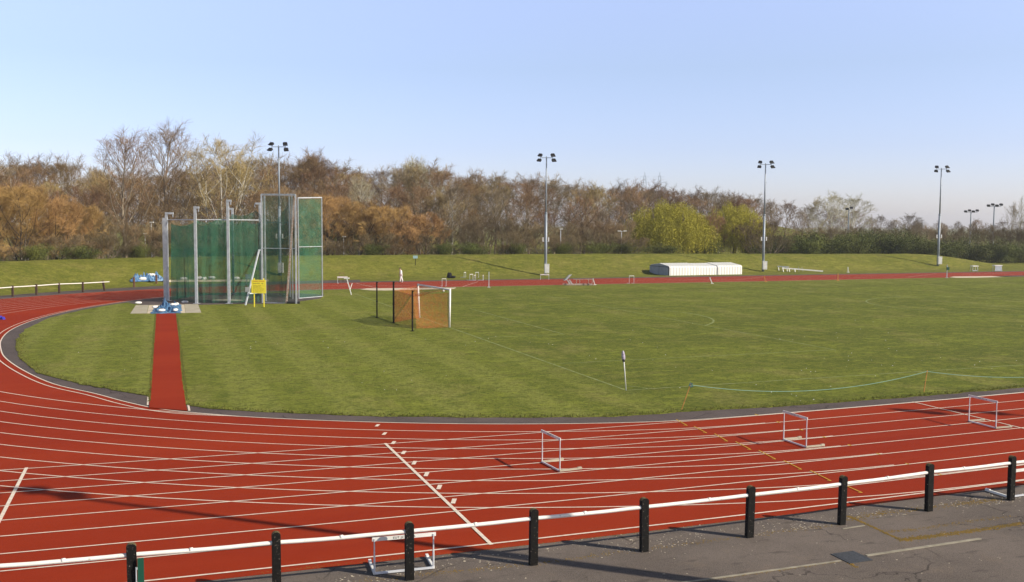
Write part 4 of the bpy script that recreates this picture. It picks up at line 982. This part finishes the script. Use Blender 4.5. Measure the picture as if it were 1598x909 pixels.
# bag, small sign
p = place(704, 434.5); b = bag_mesh(50, 1.1, .6, .35); b2 = bag_mesh(51, .55, .5, .8)
b.add([(v[0]-.2, v[1], v[2]) for v in b2.v], b2.f); tag(b.build('sports_bag', M['blackcloth'], smooth=True, loc=p), 'black bag left on the grass beyond the far straight', 'bag')
p = place(648.3, 415); H = zat(648, 400, p.y)-p.z; sg = thing('small_sign', 'small pale blue sign on a black post up on the grass bank', 'sign', p)
b = MB(); b.tube([(0, 0, 0), (0, 0, H)], .045, 6); b.build('post', M['black'], sg); b = MB(); b.box((0, -.06, H-.12), (.58, .03, .36)); b.build('board', mat('pale_blue_board', (.35, .52, .55), .5), sg)
p = place(387.5, 443); b = MB(); b.box((0, 0, .75), (.62, .1, .5)); b.bar((-.2, 0, 0), (-.2, 0, .5), .06); b.bar((.2, 0, 0), (.2, 0, .5), .06); b.box((0, 0, 1.02), (.66, .12, .03)); tag(b.build('grey_board', M['grey'], loc=p), 'small grey board on legs seen through the cage net', 'board')

# ============================================================ PERSON in white walking to the left
pp = place(625.5, 441.3); HP = zat(625, 418.2, pp.y)-pp.z; k_ = HP/1.72
per = thing('person', 'person in white jacket and trousers walking left with head bowed', 'person', pp, 0)
def skin(name, verts, edges, radii, m, root=0, parent=per, sub=2):
    me = bpy.data.meshes.new(name); me.from_pydata([tuple(Vector(v)*k_) for v in verts], edges, []); o = bpy.data.objects.new(name, me); C.objects.link(o)
    sk = o.modifiers.new('skin', 'SKIN'); sk.use_smooth_shade = True; ss = o.modifiers.new('sub', 'SUBSURF'); ss.levels = ss.render_levels = sub
    for i, r_ in enumerate(radii): me.skin_vertices[0].data[i].radius = (r_*k_*1.12, r_*k_*1.05); me.skin_vertices[0].data[i].use_root = (i == root)
    dg = bpy.context.evaluated_depsgraph_get(); me2 = bpy.data.meshes.new_from_object(o.evaluated_get(dg)); bpy.data.objects.remove(o)
    me2.materials.clear(); me2.materials.append(m); o = bpy.data.objects.new(name, me2); C.objects.link(o); o.parent = parent; return o
# x = left/right in the picture (walks to -x), y = depth
V = [(.02, 0, .92), (.0, 0, 1.12), (-.02, 0, 1.36), (-.06, 0, 1.46), (-.10, 0, 1.56), (-.12, 0, 1.66),
     (.0, -.16, 1.36), (.03, -.19, 1.12), (-.10, -.17, .93), (-.0, .16, 1.36), (.05, .19, 1.12), (-.10, .17, .95),
     (.02, -.09, .88), (-.02, -.09, .50), (-.10, -.09, .08), (-.20, -.09, .04), (.02, .09, .88), (.10, .09, .48), (.22, .09, .10), (.13, .09, .04),
     (-.14, -.165, .86), (-.14, .165, .88), (-.145, 0, 1.60)]
E_ = [(0, 1), (1, 2), (2, 3), (3, 4), (4, 5), (2, 6), (6, 7), (7, 8), (2, 9), (9, 10), (10, 11), (0, 12), (12, 13), (13, 14), (14, 15), (0, 16), (16, 17), (17, 18), (18, 19), (8, 20), (11, 21), (4, 22)]
Rr = [.13, .12, .12, .055, .085, .075, .055, .043, .035, .055, .043, .035, .085, .058, .042, .035, .085, .058, .042, .035, .028, .028, .04]
skin('body', V, E_, Rr, M['skin'])
skin('jacket', [(.03, 0, .84), (.01, 0, 1.12), (-.01, 0, 1.36), (-.04, 0, 1.44), (.01, -.17, 1.37), (.04, -.21, 1.12), (-.08, -.18, .95), (.01, .17, 1.37), (.06, .21, 1.12), (-.08, .18, .97)],
     [(0, 1), (1, 2), (2, 3), (2, 4), (4, 5), (5, 6), (2, 7), (7, 8), (8, 9)], [.17, .165, .155, .085, .085, .07, .058, .085, .07, .058], M['cloth'])
skin('trousers', [(.02, 0, .92), (.02, -.09, .84), (-.02, -.09, .50), (-.095, -.09, .10), (.02, .09, .84), (.10, .09, .48), (.21, .09, .12)], [(0, 1), (1, 2), (2, 3), (0, 4), (4, 5), (5, 6)], [.145, .11, .083, .070, .11, .083, .070], M['cloth'])
skin('hair', [(-.09, 0, 1.59), (-.085, 0, 1.67), (-.13, 0, 1.72)], [(0, 1), (1, 2)], [.07, .092, .06], M['hair'])
for y, x, z, a in ((-.09, -.17, .045, 0), (.09, .15, .06, .5)):
    skin('shoe', [(x+.09, y, z+.01), (x, y, z), (x-.10, y, z-.005)], [(0, 1), (1, 2)], [.05, .05, .04], M['ink'] if y < 0 else M['cloth'], sub=1)
# face features
b = MB()
for y in (-.03, .03): b.box(Vector((-.185, y, 1.615))*k_, (.012, .018, .012))
b.box(Vector((-.195, 0, 1.585))*k_, (.03, .02, .035)); b.box(Vector((-.178, 0, 1.545))*k_, (.012, .045, .01)); b.build('face', M['skin'], per)

# the air: thin even haze round the whole scene
hz = MB(); hz.box((0, 500, 24), (6400, 6400, 50)); ho = hz.build('haze', bpy.data.materials.new('thin_haze')); tag(ho, 'thin pale haze in the air over the sports ground', 'haze', kind='stuff')
hm = ho.data.materials[0]; hm.use_nodes = True; hm.node_tree.nodes.clear(); om = hm.node_tree.nodes.new('ShaderNodeOutputMaterial'); pv = hm.node_tree.nodes.new('ShaderNodeVolumePrincipled')
pv.inputs['Color'].default_value = (.90, .92, 1.0, 1); pv.inputs['Density'].default_value = .00024; pv.inputs['Anisotropy'].default_value = .2
hm.node_tree.links.new(pv.outputs[0], om.inputs['Volume'])

# ============================================================ TREES
def growlimb(b, p, d, L, r0, r1, n, jit, up, sides, R):
    P = [p.copy()]; q = p.copy(); d = d.normalized(); st = L/n
    for i in range(n):
        d = (d + Vector((R.gauss(0, jit), R.gauss(0, jit), R.gauss(0, jit)+up))).normalized(); q = q+d*st; P.append(q.copy())
    b.tube(P, [r0+(r1-r0)*i/n for i in range(n+1)], sides, False); return P, d
def samp(P, f):
    k = f*(len(P)-1); j = min(int(k), len(P)-2); return P[j].lerp(P[j+1], k-j), (P[j+1]-P[j]).normalized()
def off(d, ang, R, az=None):
    x = Vector((1, 0, 0)); x = (x-d*x.dot(d)).normalized() if az is not None else d.orthogonal().normalized(); y = d.cross(x); a = R.random()*2*PI if az is None else az; return (d*math.cos(ang) + (x*math.cos(a)+y*math.sin(a))*math.sin(ang)).normalized()
def bare(seed, H=20, Wd=13, n1=18, n2=8, n3=7, n4=6, ang=.75, t0=.16, tl=.93, up=.10, stems=1, tw=1.0, tr=.015, lean=.02, j1=.07, tup=.22, thin=1.0, zc=.58, low=.50, rag=.10, fill=1.0):
    """leafless tree: ascending limbs cut to a rounded, slightly lumpy crown outline, filled with fine twigs"""
    R = random.Random(seed); T, Cb = MB(), MB(); nn1 = max(3, int(n1/stems**.75))
    def inside(p, m=1.0):
        z = p.z/H; zz = (z-zc)/((1-zc) if z > zc else low); rr = math.hypot(p.x, p.y)/(Wd*.5)
        lump = 1+rag*2.2*noise.noise(Vector((p.x*.28+seed, p.y*.28, p.z*.28)))
        return rr*rr+zz*zz < (m*lump)**2
    def limb(b, p, d, L, *a):
        for k in range(5):
            if inside(p+d*L*.98): break
            L *= .78
        return growlimb(b, p, d, L, *a)
    for st in range(stems):
        sp = lean if stems == 1 else .30*Wd/13; a0 = 2*PI*st/stems+R.random()
        d0 = Vector((math.cos(a0)*sp*R.uniform(.4, 1), math.sin(a0)*sp*R.uniform(.4, 1), 1)); p0 = Vector((math.cos(a0), math.sin(a0), 0))*H*.02*(stems > 1)
        TP, _ = limb(T, p0, d0.normalized(), H*tl*(1 if st == 0 else R.uniform(.78, .98)), H*.0125/stems**.35*thin, H*.0012, 10, .035, .03, 7, R)
        for i in range(nn1+1):
            f = t0+(1-t0)*((i+R.random()*.9)/nn1)**.9; f = min(f, .985); p, d = samp(TP, f)
            a1 = ang*(1.2-.5*f)*R.uniform(.8, 1.2); dd = off(d, a1, R, i*2.4+a0+R.uniform(-.4, .4)); dd = (dd+Vector((0, 0, .15))).normalized()
            r1 = H*.0042*(1.25-.85*f)*thin
            P1, _ = limb(T, p, dd, H*.62, r1, H*.0009, 7, j1, up, 5, R)
            for j in range(n2):
                g = .14+.86*(j+R.random())/n2; q, e_ = samp(P1, min(g, .98)); L2 = H*(.09+.13*(1-g))*R.uniform(.8, 1.25)
                P2, _ = limb(Cb, q, off(e_, R.uniform(.4, .85), R), L2, H*.0013*(1.2-.5*g), H*.0005, 4, .10, up*.8, 3, R)
                for k in range(n3):
                    h = .12+.88*(k+R.random())/n3; q2, e2 = samp(P2, min(h, .98)); L3 = H*.055*R.uniform(.6, 1.3)
                    P3, _ = growlimb(Cb, q2, off(e2, R.uniform(.4, .9), R), L3, .0125, .008, 2, .12, up*.6, 3, R)
                    for m_ in range(n4):
                        q3, e3 = samp(P3, min(.1+.9*(m_+R.random())/n4, .99)); dd = off(e3, R.uniform(.3, .9), R); dd.z += tup; dd.normalize(); tt = tw*R.uniform(.5, 1.1)
                        if inside(q3+dd*tt*.7, 1.03): Cb.twig(q3, q3+dd*tt, tr*R.uniform(.7, 1.2))
    return T, Cb
def weeping(seed, H, Wd, m_leaf, n_str, leafmat, bark='bark'):
    """dome-shaped willow with hanging strands of small leaves"""
    R = random.Random(seed); T, Cb = MB(), MB()
    TP, _ = growlimb(T, Vector(), Vector((.05, 0, 1)), H*.45, H*.03, H*.018, 5, .06, .05, 8, R)
    for i in range(12):
        p, d = samp(TP, .35+.62*i/12); P1, dd = growlimb(T, p, off(Vector((0, 0, 1)), R.uniform(.45, 1.05), R), H*R.uniform(.36, .52), H*.012, H*.003, 7, .10, .03, 5, R)
        for j in range(4):
            q, e_ = samp(P1, R.uniform(.3, .9)); growlimb(T, q, off(e_, .6, R), H*.2, H*.004, H*.0015, 4, .15, .0, 4, R)
    lobes = []
    for i in range(64):
        a = R.random()*2*PI; ro = math.sqrt(R.random())*.80; zt = H*.72*math.sqrt(max(.06, 1-ro*ro*1.15))*R.uniform(.82, 1.10)
        lobes.append((Vector((ro*math.cos(a)*Wd, ro*math.sin(a)*Wd, zt)), R.uniform(.13, .22)*Wd, H*R.uniform(.14, .24)))
    lobes.append((Vector((0, 0, H*.72)), .3*Wd, H*.26))
    for s_ in range(n_str):
        c, rr, rz_ = R.choice(lobes); v = Vector((R.gauss(0, 1), R.gauss(0, 1), abs(R.gauss(0, .9))+.05)).normalized(); p = c+Vector((v.x*rr, v.y*rr, v.z*rz_*R.uniform(.7, 1.05)))
        p = p + Vector((R.gauss(0, .12), R.gauss(0, .12), R.gauss(0, .15))); edge = math.hypot(p.x, p.y)/Wd
        L = (p.z-.2)*min(1, R.uniform(.25, .75)+.3*edge); dx = Vector((v.x, v.y, 0))*.22; n_ = int(L/.26); sw = Vector((R.gauss(0, .05), R.gauss(0, .05), 0))
        pp_ = p.copy()
        for k in range(n_):
            nx = p + dx*math.sqrt(k/max(1, n_))*1.1 + sw*k*.3 - Vector((0, 0, .26*k))
            if k % 4 == 0: Cb.twig(pp_, nx, .008); pp_ = nx
            if R.random() < .22: continue
            a = R.random()*2*PI; l_ = Vector((math.cos(a), math.sin(a), -1.5)).normalized()*m_leaf*R.uniform(.7, 1.3); n2_ = l_.cross(Vector((R.gauss(0, 1), R.gauss(0, 1), R.gauss(0, .6)))).normalized()*m_leaf*.20
            Cb.add([nx, nx+l_*.5+n2_, nx+l_, nx+l_*.5-n2_], [(0, 1, 2, 3)])
    return T, Cb
def bushy(seed, H, Wd, n_leaf, leaf, twigs=500):
    """evergreen-looking bush: leaf clumps on many stems, uneven outline"""
    R = random.Random(seed); T, Cb = MB(), MB(); tips = []
    for i in range(16):
        d = Vector((R.gauss(0, .55)*Wd/H, R.gauss(0, .5)*Wd/H, 1)); P, _ = growlimb(T, Vector((R.gauss(0, .12)*Wd, R.gauss(0, .1)*Wd, 0)), d, H*R.uniform(.6, .95), .05, .015, 5, .15, .03, 4, R)
        for j in range(9):
            q, e_ = samp(P, R.uniform(.2, .98)); P2, _ = growlimb(T, q, off(e_, R.uniform(.5, 1.1), R), H*.25*R.uniform(.6, 1.2), .02, .007, 3, .2, .05, 3, R); tips += [P2[-1], P2[1], P2[2]]
    for i in range(n_leaf):
        c = R.choice(tips); rr = .16*H; p = c+Vector((R.gauss(0, rr*.5), R.gauss(0, rr*.5), R.gauss(0, rr*.38)))
        if p.z < .1: continue
        l_ = Vector((R.gauss(0, 1), R.gauss(0, 1), R.gauss(.3, .7))).normalized()*leaf*R.uniform(.6, 1.4); n2_ = l_.cross(Vector((R.gauss(0, 1), R.gauss(0, 1), R.gauss(0, 1)))).normalized()*leaf*.4
        Cb.add([p, p+l_*.5+n2_, p+l_, p+l_*.5-n2_], [(0, 1, 2, 3)])
    for i in range(twigs):
        c = R.choice(tips); Cb.twig(c, c+Vector((R.gauss(0, .35), R.gauss(0, .35), R.uniform(.1, .9)))*leaf*4, .012)
    return T, Cb

KINDS = {}     # name -> list of prototype [trunk, crown], nominal height
def proto(key, gens, bark, H, Wd):
    KINDS.setdefault(key, [])
    for T, Cb in gens:
        a = T.build('trunk', M[bark], smooth=True); c = Cb.build('crown', TW['brown'])
        zs = sorted(v[2] for v in Cb.v); xs = sorted(v[0] for v in Cb.v)
        hh = zs[int(len(zs)*.997)]; ww = xs[int(len(xs)*.985)]-xs[int(len(xs)*.015)]
        KINDS[key].append((a, c, hh, ww))
proto('bare', [bare(s, Wd=12, n1=17, n4=8, tw=.85, tr=.014) for s in (1, 2, 3, 4)], 'bark', 20, 12)
proto('round', [bare(s, Wd=16, n1=18, ang=.95, t0=.15, zc=.52, n4=8, tw=.85, tr=.014, rag=.07) for s in (11, 12, 13)], 'bark', 20, 16)
proto('airy', [bare(s, Wd=14, n1=22, n2=8, n3=6, n4=5, ang=.66, t0=.12, tw=.75, tr=.011, rag=.12, zc=.6) for s in (21, 22)], 'bark', 20, 12)
proto('narrow', [bare(31, Wd=4.2, n1=20, n2=5, n3=4, n4=5, ang=.34, t0=.08, zc=.5, tw=.7)], 'bark', 20, 5)
proto('multi', [bare(s, Wd=15, n1=20, n2=7, n3=6, n4=6, ang=.72, t0=.14, stems=4, zc=.55) for s in (41, 42)], 'bark', 20, 15)
proto('willow', [bare(s, H=20, Wd=24, n1=22, n2=8, n3=7, n4=7, ang=.9, t0=.05, stems=4, tw=1.9, tr=.024, tup=.1, zc=.42, low=.6) for s in (51, 52)], 'barkdark', 20, 20)
proto('brush', [bare(s, H=20, Wd=26, n1=24, n2=5, n3=4, n4=4, ang=.5, t0=.05, up=.2, stems=10, tw=2.6, tr=.034, tup=.5, thin=.8, zc=.4, low=.6, rag=.2) for s in (61, 62, 63)], 'bark', 20, 18)
proto('weep', [weeping(71, 12, 7.6, .20, 5600, 'yellow'), weeping(72, 12, 6.8, .20, 5000, 'yellow')], 'bark', 12, 14)
proto('bush', [bushy(s, 5, 7, 9000, .15) for s in (81, 82, 83)], 'barkdark', 5, 7)
proto('spread', [bare(91, Wd=22, n1=16, n2=8, n3=6, n4=6, ang=1.15, t0=.10, tl=.7, zc=.5, thin=1.5)], 'barkdark', 20, 22)
used = set()
KW = {'bare': 'tree', 'round': 'tree', 'airy': 'tree', 'narrow': 'tree', 'multi': 'tree', 'willow': 'tree', 'brush': 'shrub', 'weep': 'tree', 'bush': 'bush', 'spread': 'tree'}
KN = {'bare': 'bare_tree', 'round': 'bare_tree', 'airy': 'bare_tree', 'narrow': 'poplar_tree', 'multi': 'bare_tree', 'willow': 'orange_willow', 'brush': 'brushwood_shrub', 'weep': 'weeping_willow', 'bush': 'green_bush', 'spread': 'bare_tree'}
treelist = []
def tree(kind, px_, dist, ytop, wpx, tw, label, group, bark=None, z0=None):
    p = far(px_, dist, z0); H = max(2, zat(px_, ytop, dist)-p.z); Wm = wpx/FPX*dist
    i = rng.randrange(len(KINDS[kind])); a, c, hh, ww = KINDS[kind][i]
    r = bpy.data.objects.new(KN[kind], None); r.empty_display_size = .2; C.objects.link(r); tag(r, label, KW[kind], group)
    r.location = p - Vector((0, 0, .1)); r.rotation_euler = (0, 0, rng.uniform(-.6, .6)+PI*(rng.random() < .5)); k = Wm/ww; kz = H/hh; k = min(k, kz*(1.4 if kind not in ('weep', 'bush', 'brush') else 4)); r.scale = (k, k, kz)
    for src, m_ in ((a, M[bark] if bark else None), (c, TW[tw])):
        d = src.copy(); C.objects.link(d); d.parent = r
        if m_:
            d.material_slots[0].link = 'OBJECT'; d.material_slots[0].material = m_
    treelist.append((r, label)); return r
SKY = [(-60, 240), (0, 238), (30, 243), (90, 235), (110, 240), (130, 252), (180, 262), (260, 262), (330, 250), (395, 236), (440, 242), (470, 237), (500, 240), (530, 248), (560, 260), (590, 260), (620, 250), (650, 246), (680, 252), (705, 264), (770, 268), (820, 266), (850, 270), (900, 281), (980, 277), (1010, 280), (1050, 285), (1100, 292), (1160, 298), (1200, 308), (1240, 313), (1290, 322), (1350, 330), (1400, 338), (1450, 344), (1598, 342), (1700, 345)]
LM = [(0, 'the left edge'), (80, 'the left rail fence'), (150, 'the end of the left fence'), (230, 'the two small lamp posts'), (310, 'the second cage mast'), (360, 'the third cage mast'), (437, 'the first floodlight'), (500, 'the right end of the cage'), (570, 'the white stick'), (625, 'the walking person'), (690, 'the football goal'), (763, 'the thin white post'), (851, 'the second floodlight'), (930, 'the grey cart'), (985, 'the pale hurdle'), (1045, 'the larger yellow willow'), (1140, 'the smaller yellow willow'), (1190, 'the third floodlight'), (1250, 'the white beam'), (1324, 'the distant twin floodlight'), (1400, 'the tallest green bush'), (1463, 'the fourth floodlight'), (1514, 'the four lamp floodlight'), (1560, 'the equipment box'), (1620, 'the right edge')]
def where(px_):
    x, n_ = min(LM, key=lambda q: abs(q[0]-px_)); d = px_-x
    if n_.endswith('edge'): return 'at '+n_
    return ('just left of ' if d < -11 else 'just right of ' if d > 11 else 'directly above ') + n_
def dbank(px_, D=64.5):
    d = 95.0
    while d < 260:
        q = far(px_, d, 0)
        if bankd(*S(q.x, q.y)) > D: break
        d += .5
    return d
def jit(a, b_): return rng.uniform(a, b_)
GB = 'bare trees of the wood behind the bank'
RN = {3: 'far back row', 2: 'back row', 1: 'middle row', 0: 'front row'}
CN = {'brown': 'brown', 'red': 'russet', 'grey': 'grey', 'tan': 'tan', 'plum': 'dark purplish', 'pale': 'pale'}
def dist_scale(px_): return 1.0 + .55*sm(1120, 1350, px_)
# back rows define the skyline
for row, d0, st, lift, wd in ((3, 190, 33, 0, 100), (2, 170, 37, 7, 100), (1, 154, 40, 44, 86)):
    x = -50 + 17*row
    while x < 1240:
        ds = (dbank(x)+d0-130)*jit(.98, 1.02); yt = interp(SKY, x) + lift*jit(.5, 1.4) + (jit(-3, 4) if row == 3 else 0)
        tw = rng.choice(['brown', 'brown', 'grey', 'red', 'tan']) if row < 3 else rng.choice(['brown', 'grey', 'tan', 'brown'])
        if x > 960 and row > 1: tw = rng.choice(['grey', 'red', 'plum', 'brown'])
        kd = rng.choice(['bare', 'round', 'round', 'multi'])
        if not (row == 1 and 965 < x < 1185) and not (row < 3 and 1192 < x < 1250):
            tree(kd, x, ds, yt, wd*jit(.9, 1.2)*(.75 if x > 1100 else 1), tw, f"{CN[tw]} bare tree, {RN[row]}, {where(x)}", GB, bark='barkpale' if rng.random() < .16 else None)
        x += st*jit(.8, 1.15)*(.68 if x > 1100 else 1)
# far wood at the right, low and purplish
for row, d0, st, lift, wd in ((3, 380, 34, 0, 58), (2, 330, 36, 9, 56)):
    x = 1235 + 9*row
    while x < 1760:
        tw = rng.choice(['plum', 'plum', 'red', 'grey']); yt = interp(SKY, x)+lift*jit(.5, 1.5)+jit(-3, 3)
        tree(rng.choice(['round', 'bare']), x, d0*jit(.96, 1.04), yt, wd*jit(.85, 1.15), tw, f"distant {CN[tw]} bare tree, {RN[row]}, {where(x)}", 'distant bare trees at the right', z0=0)
        x += st*jit(.8, 1.2)
# hero trees
tree('airy', 196, dbank(196)+22, 199, 128, 'brown', 'tall airy bare tree above the wood left of the cage, left of a pair', GB)
tree('airy', 262, dbank(262)+24, 187, 118, 'brown', 'tallest airy bare tree of the skyline above the left of the cage', GB)
tree('multi', 347, dbank(347)+22, 208, 122, 'tan', 'broad tan bare tree with many upright stems above the cage masts', GB, bark='barkpale')
tree('round', 480, dbank(480)+40, 233, 110, 'brown', 'dense domed brown tree on the skyline right of the first floodlight', GB)
tree('airy', 652, dbank(652)+44, 243, 92, 'pale', 'pale crowned bare tree on the skyline above the football goal', GB, bark='barkpale')
tree('airy', 560, dbank(560)+30, 275, 80, 'pale', 'pale stemmed bare tree rising behind the orange willows', GB, bark='barkpale')
tree('bare', 705, dbank(705)+22, 285, 88, 'grey', 'grey bare tree with ivy coloured stems right of the orange willows', GB, bark='barkpale')
tree('spread', 912, dbank(912)+18, 306, 104, 'red', 'spreading dark limbed tree with russet twigs right of the second floodlight', GB, bark='barkdark')
tree('round', 1298, 258, 298, 66, 'pale', 'pale round crowned tree left of a pair above the green bushes', 'pale round trees', bark='barkpale', z0=1)
tree('round', 1330, 265, 303, 58, 'pale', 'pale round crowned tree right of a pair above the green bushes', 'pale round trees', bark='barkpale', z0=1)
tree('round', 1275, 262, 306, 36, 'tan', 'small pale tree at the left flank of the pale round trees', 'pale round trees', bark='barkpale', z0=1)
tree('round', 1419, 300, 332, 42, 'plum', 'distant round dark oak on the right skyline', 'distant bare trees at the right', z0=0)
tree('narrow', 1591, 262, 306, 13, 'pale', 'slim upright poplar on the skyline near the right edge', 'poplars at the right', z0=0)
tree('airy', 1577, 270, 315, 24, 'grey', 'thin airy tree beside the slim poplar near the right edge', 'poplars at the right', z0=0)
# orange willows
for x, d, yt, wd in ((-22, 128, 288, 105), (32, 126, 284, 110), (88, 128, 300, 90), (126, 131, 316, 70)):
    tree('willow', x, dbank(x)+d-122, yt, wd, 'orange', f'orange willow, left group, {where(x)}', 'orange willows at the left')
for x, d, yt, wd in ((512, 134, 300, 95), (556, 133, 312, 84), (604, 132, 318, 84), (655, 132, 328, 78), (632, 128, 350, 70)):
    tree('willow', x, dbank(x)+d-122, yt, wd, 'orange', f'orange willow, middle group, {where(x)}' + (', low in front' if yt > 340 else ''), 'orange willows in the middle')
# yellow willows
tree('weep', 1045, dbank(1045)+18, 316, 128, 'yellow', 'larger yellow green weeping willow behind the bank', 'yellow weeping willows')
tree('weep', 1146, dbank(1140)+20, 320, 104, 'yellow', 'smaller yellow green weeping willow nearest the third floodlight', 'yellow weeping willows')
tree('multi', 1106, dbank(1106)+16, 328, 52, 'red', 'russet bare tree between the two yellow willows', GB)
tree('bush', 1100, dbank(1100)+15, 368, 62, 'bush', 'dark green bush between the two yellow willows', 'green bushes')
# brushwood along the foot of the wood
x = -45
while x < 1215:
    for rr_, (dd, hh_) in enumerate(((137, 372), (146, 345))):
        tw = rng.choice(['under', 'under', 'under', 'brown']); nm = {'under': 'olive brown', 'red': 'russet', 'brown': 'brown'}[tw]; xx = x+rr_*18+jit(-5, 5)
        if rr_ == 1 and (985 < xx < 1180 or xx > 1188): continue
        if rr_ == 0 and (990 < xx < 1185): continue
        else: hgt_y = hh_+jit(-14, 12)
        tree('brush', xx, dbank(xx)+dd-134+jit(-1, 2), hgt_y, jit(52, 74), tw, f"{nm} brushwood, {'low front' if rr_ == 0 else 'tall rear'} row, {where(xx)}", 'brushwood at the foot of the wood')
    x += 36*jit(.85, 1.15)
for x in (45, 120, 215, 262, 330, 470, 580, 690, 740, 812, 880, 930, 975, 1030):
    tree('bush', x+jit(-8, 8), dbank(x)+1.5, 388+jit(-6, 4), jit(34, 56), 'bush', f'low dark green bush {where(x)}', 'green bushes')
# green bushes at the right
x = 1192
while x < 1760:
    d = dbank(x)+9; yt = (366 if x < 1440 else 371)+jit(-12, 10) + (-4 if 1330 < x < 1420 else 0) + 6*sm(1530, 1600, x)
    tree('bush', x, d*jit(.97, 1.04), yt, jit(50, 84), 'bush', f'green thicket bush {where(x)}', 'green bushes'); x += jit(19, 27)
x = 1188
while x < 1760:
    yt = 352+jit(-6, 8)+(6 if x < 1250 else 0); 
    if x > 1232: tree('brush', x, dbank(x)+26+jit(-2, 2), yt, jit(44, 60), 'under', f'brushwood behind the thicket {where(x)}', 'brushwood at the foot of the wood')
    x += jit(24, 34)
# remove the prototypes themselves
for k_, lst in KINDS.items():
    for a, c, _, _ in lst:
        bpy.data.objects.remove(a); bpy.data.objects.remove(c)
# two far pylons above the wood
for x, lb in ((1005, 'distant thin lattice pylon left of a pair above the wood'), (1028, 'distant thin lattice pylon right of a pair above the wood')):
    p = far(x, 700, 0); H = zat(x, 270, 700); b = MB()
    for sx_ in (-1, 1):
        for sy in (-1, 1): b.bar((sx_*4, sy*4, 0), (sx_*.6, sy*.6, H-2), .13)
    for k in range(6):
        z = H*(.45+.1*k); w_ = 4-3.4*z/H; b.bar((-w_, -w_, z), (w_, -w_, z+3), .08); b.bar((w_, -w_, z), (-w_, -w_, z+3), .08)
    for z in (H-3, H-7, H-11): b.bar((-3.5, 0, z), (3.5, 0, z), .14)
    b.bar((0, 0, H-3), (0, 0, H), .15); tag(b.build('pylon', M['pole'], loc=p), lb, 'pylon', 'distant pylons')
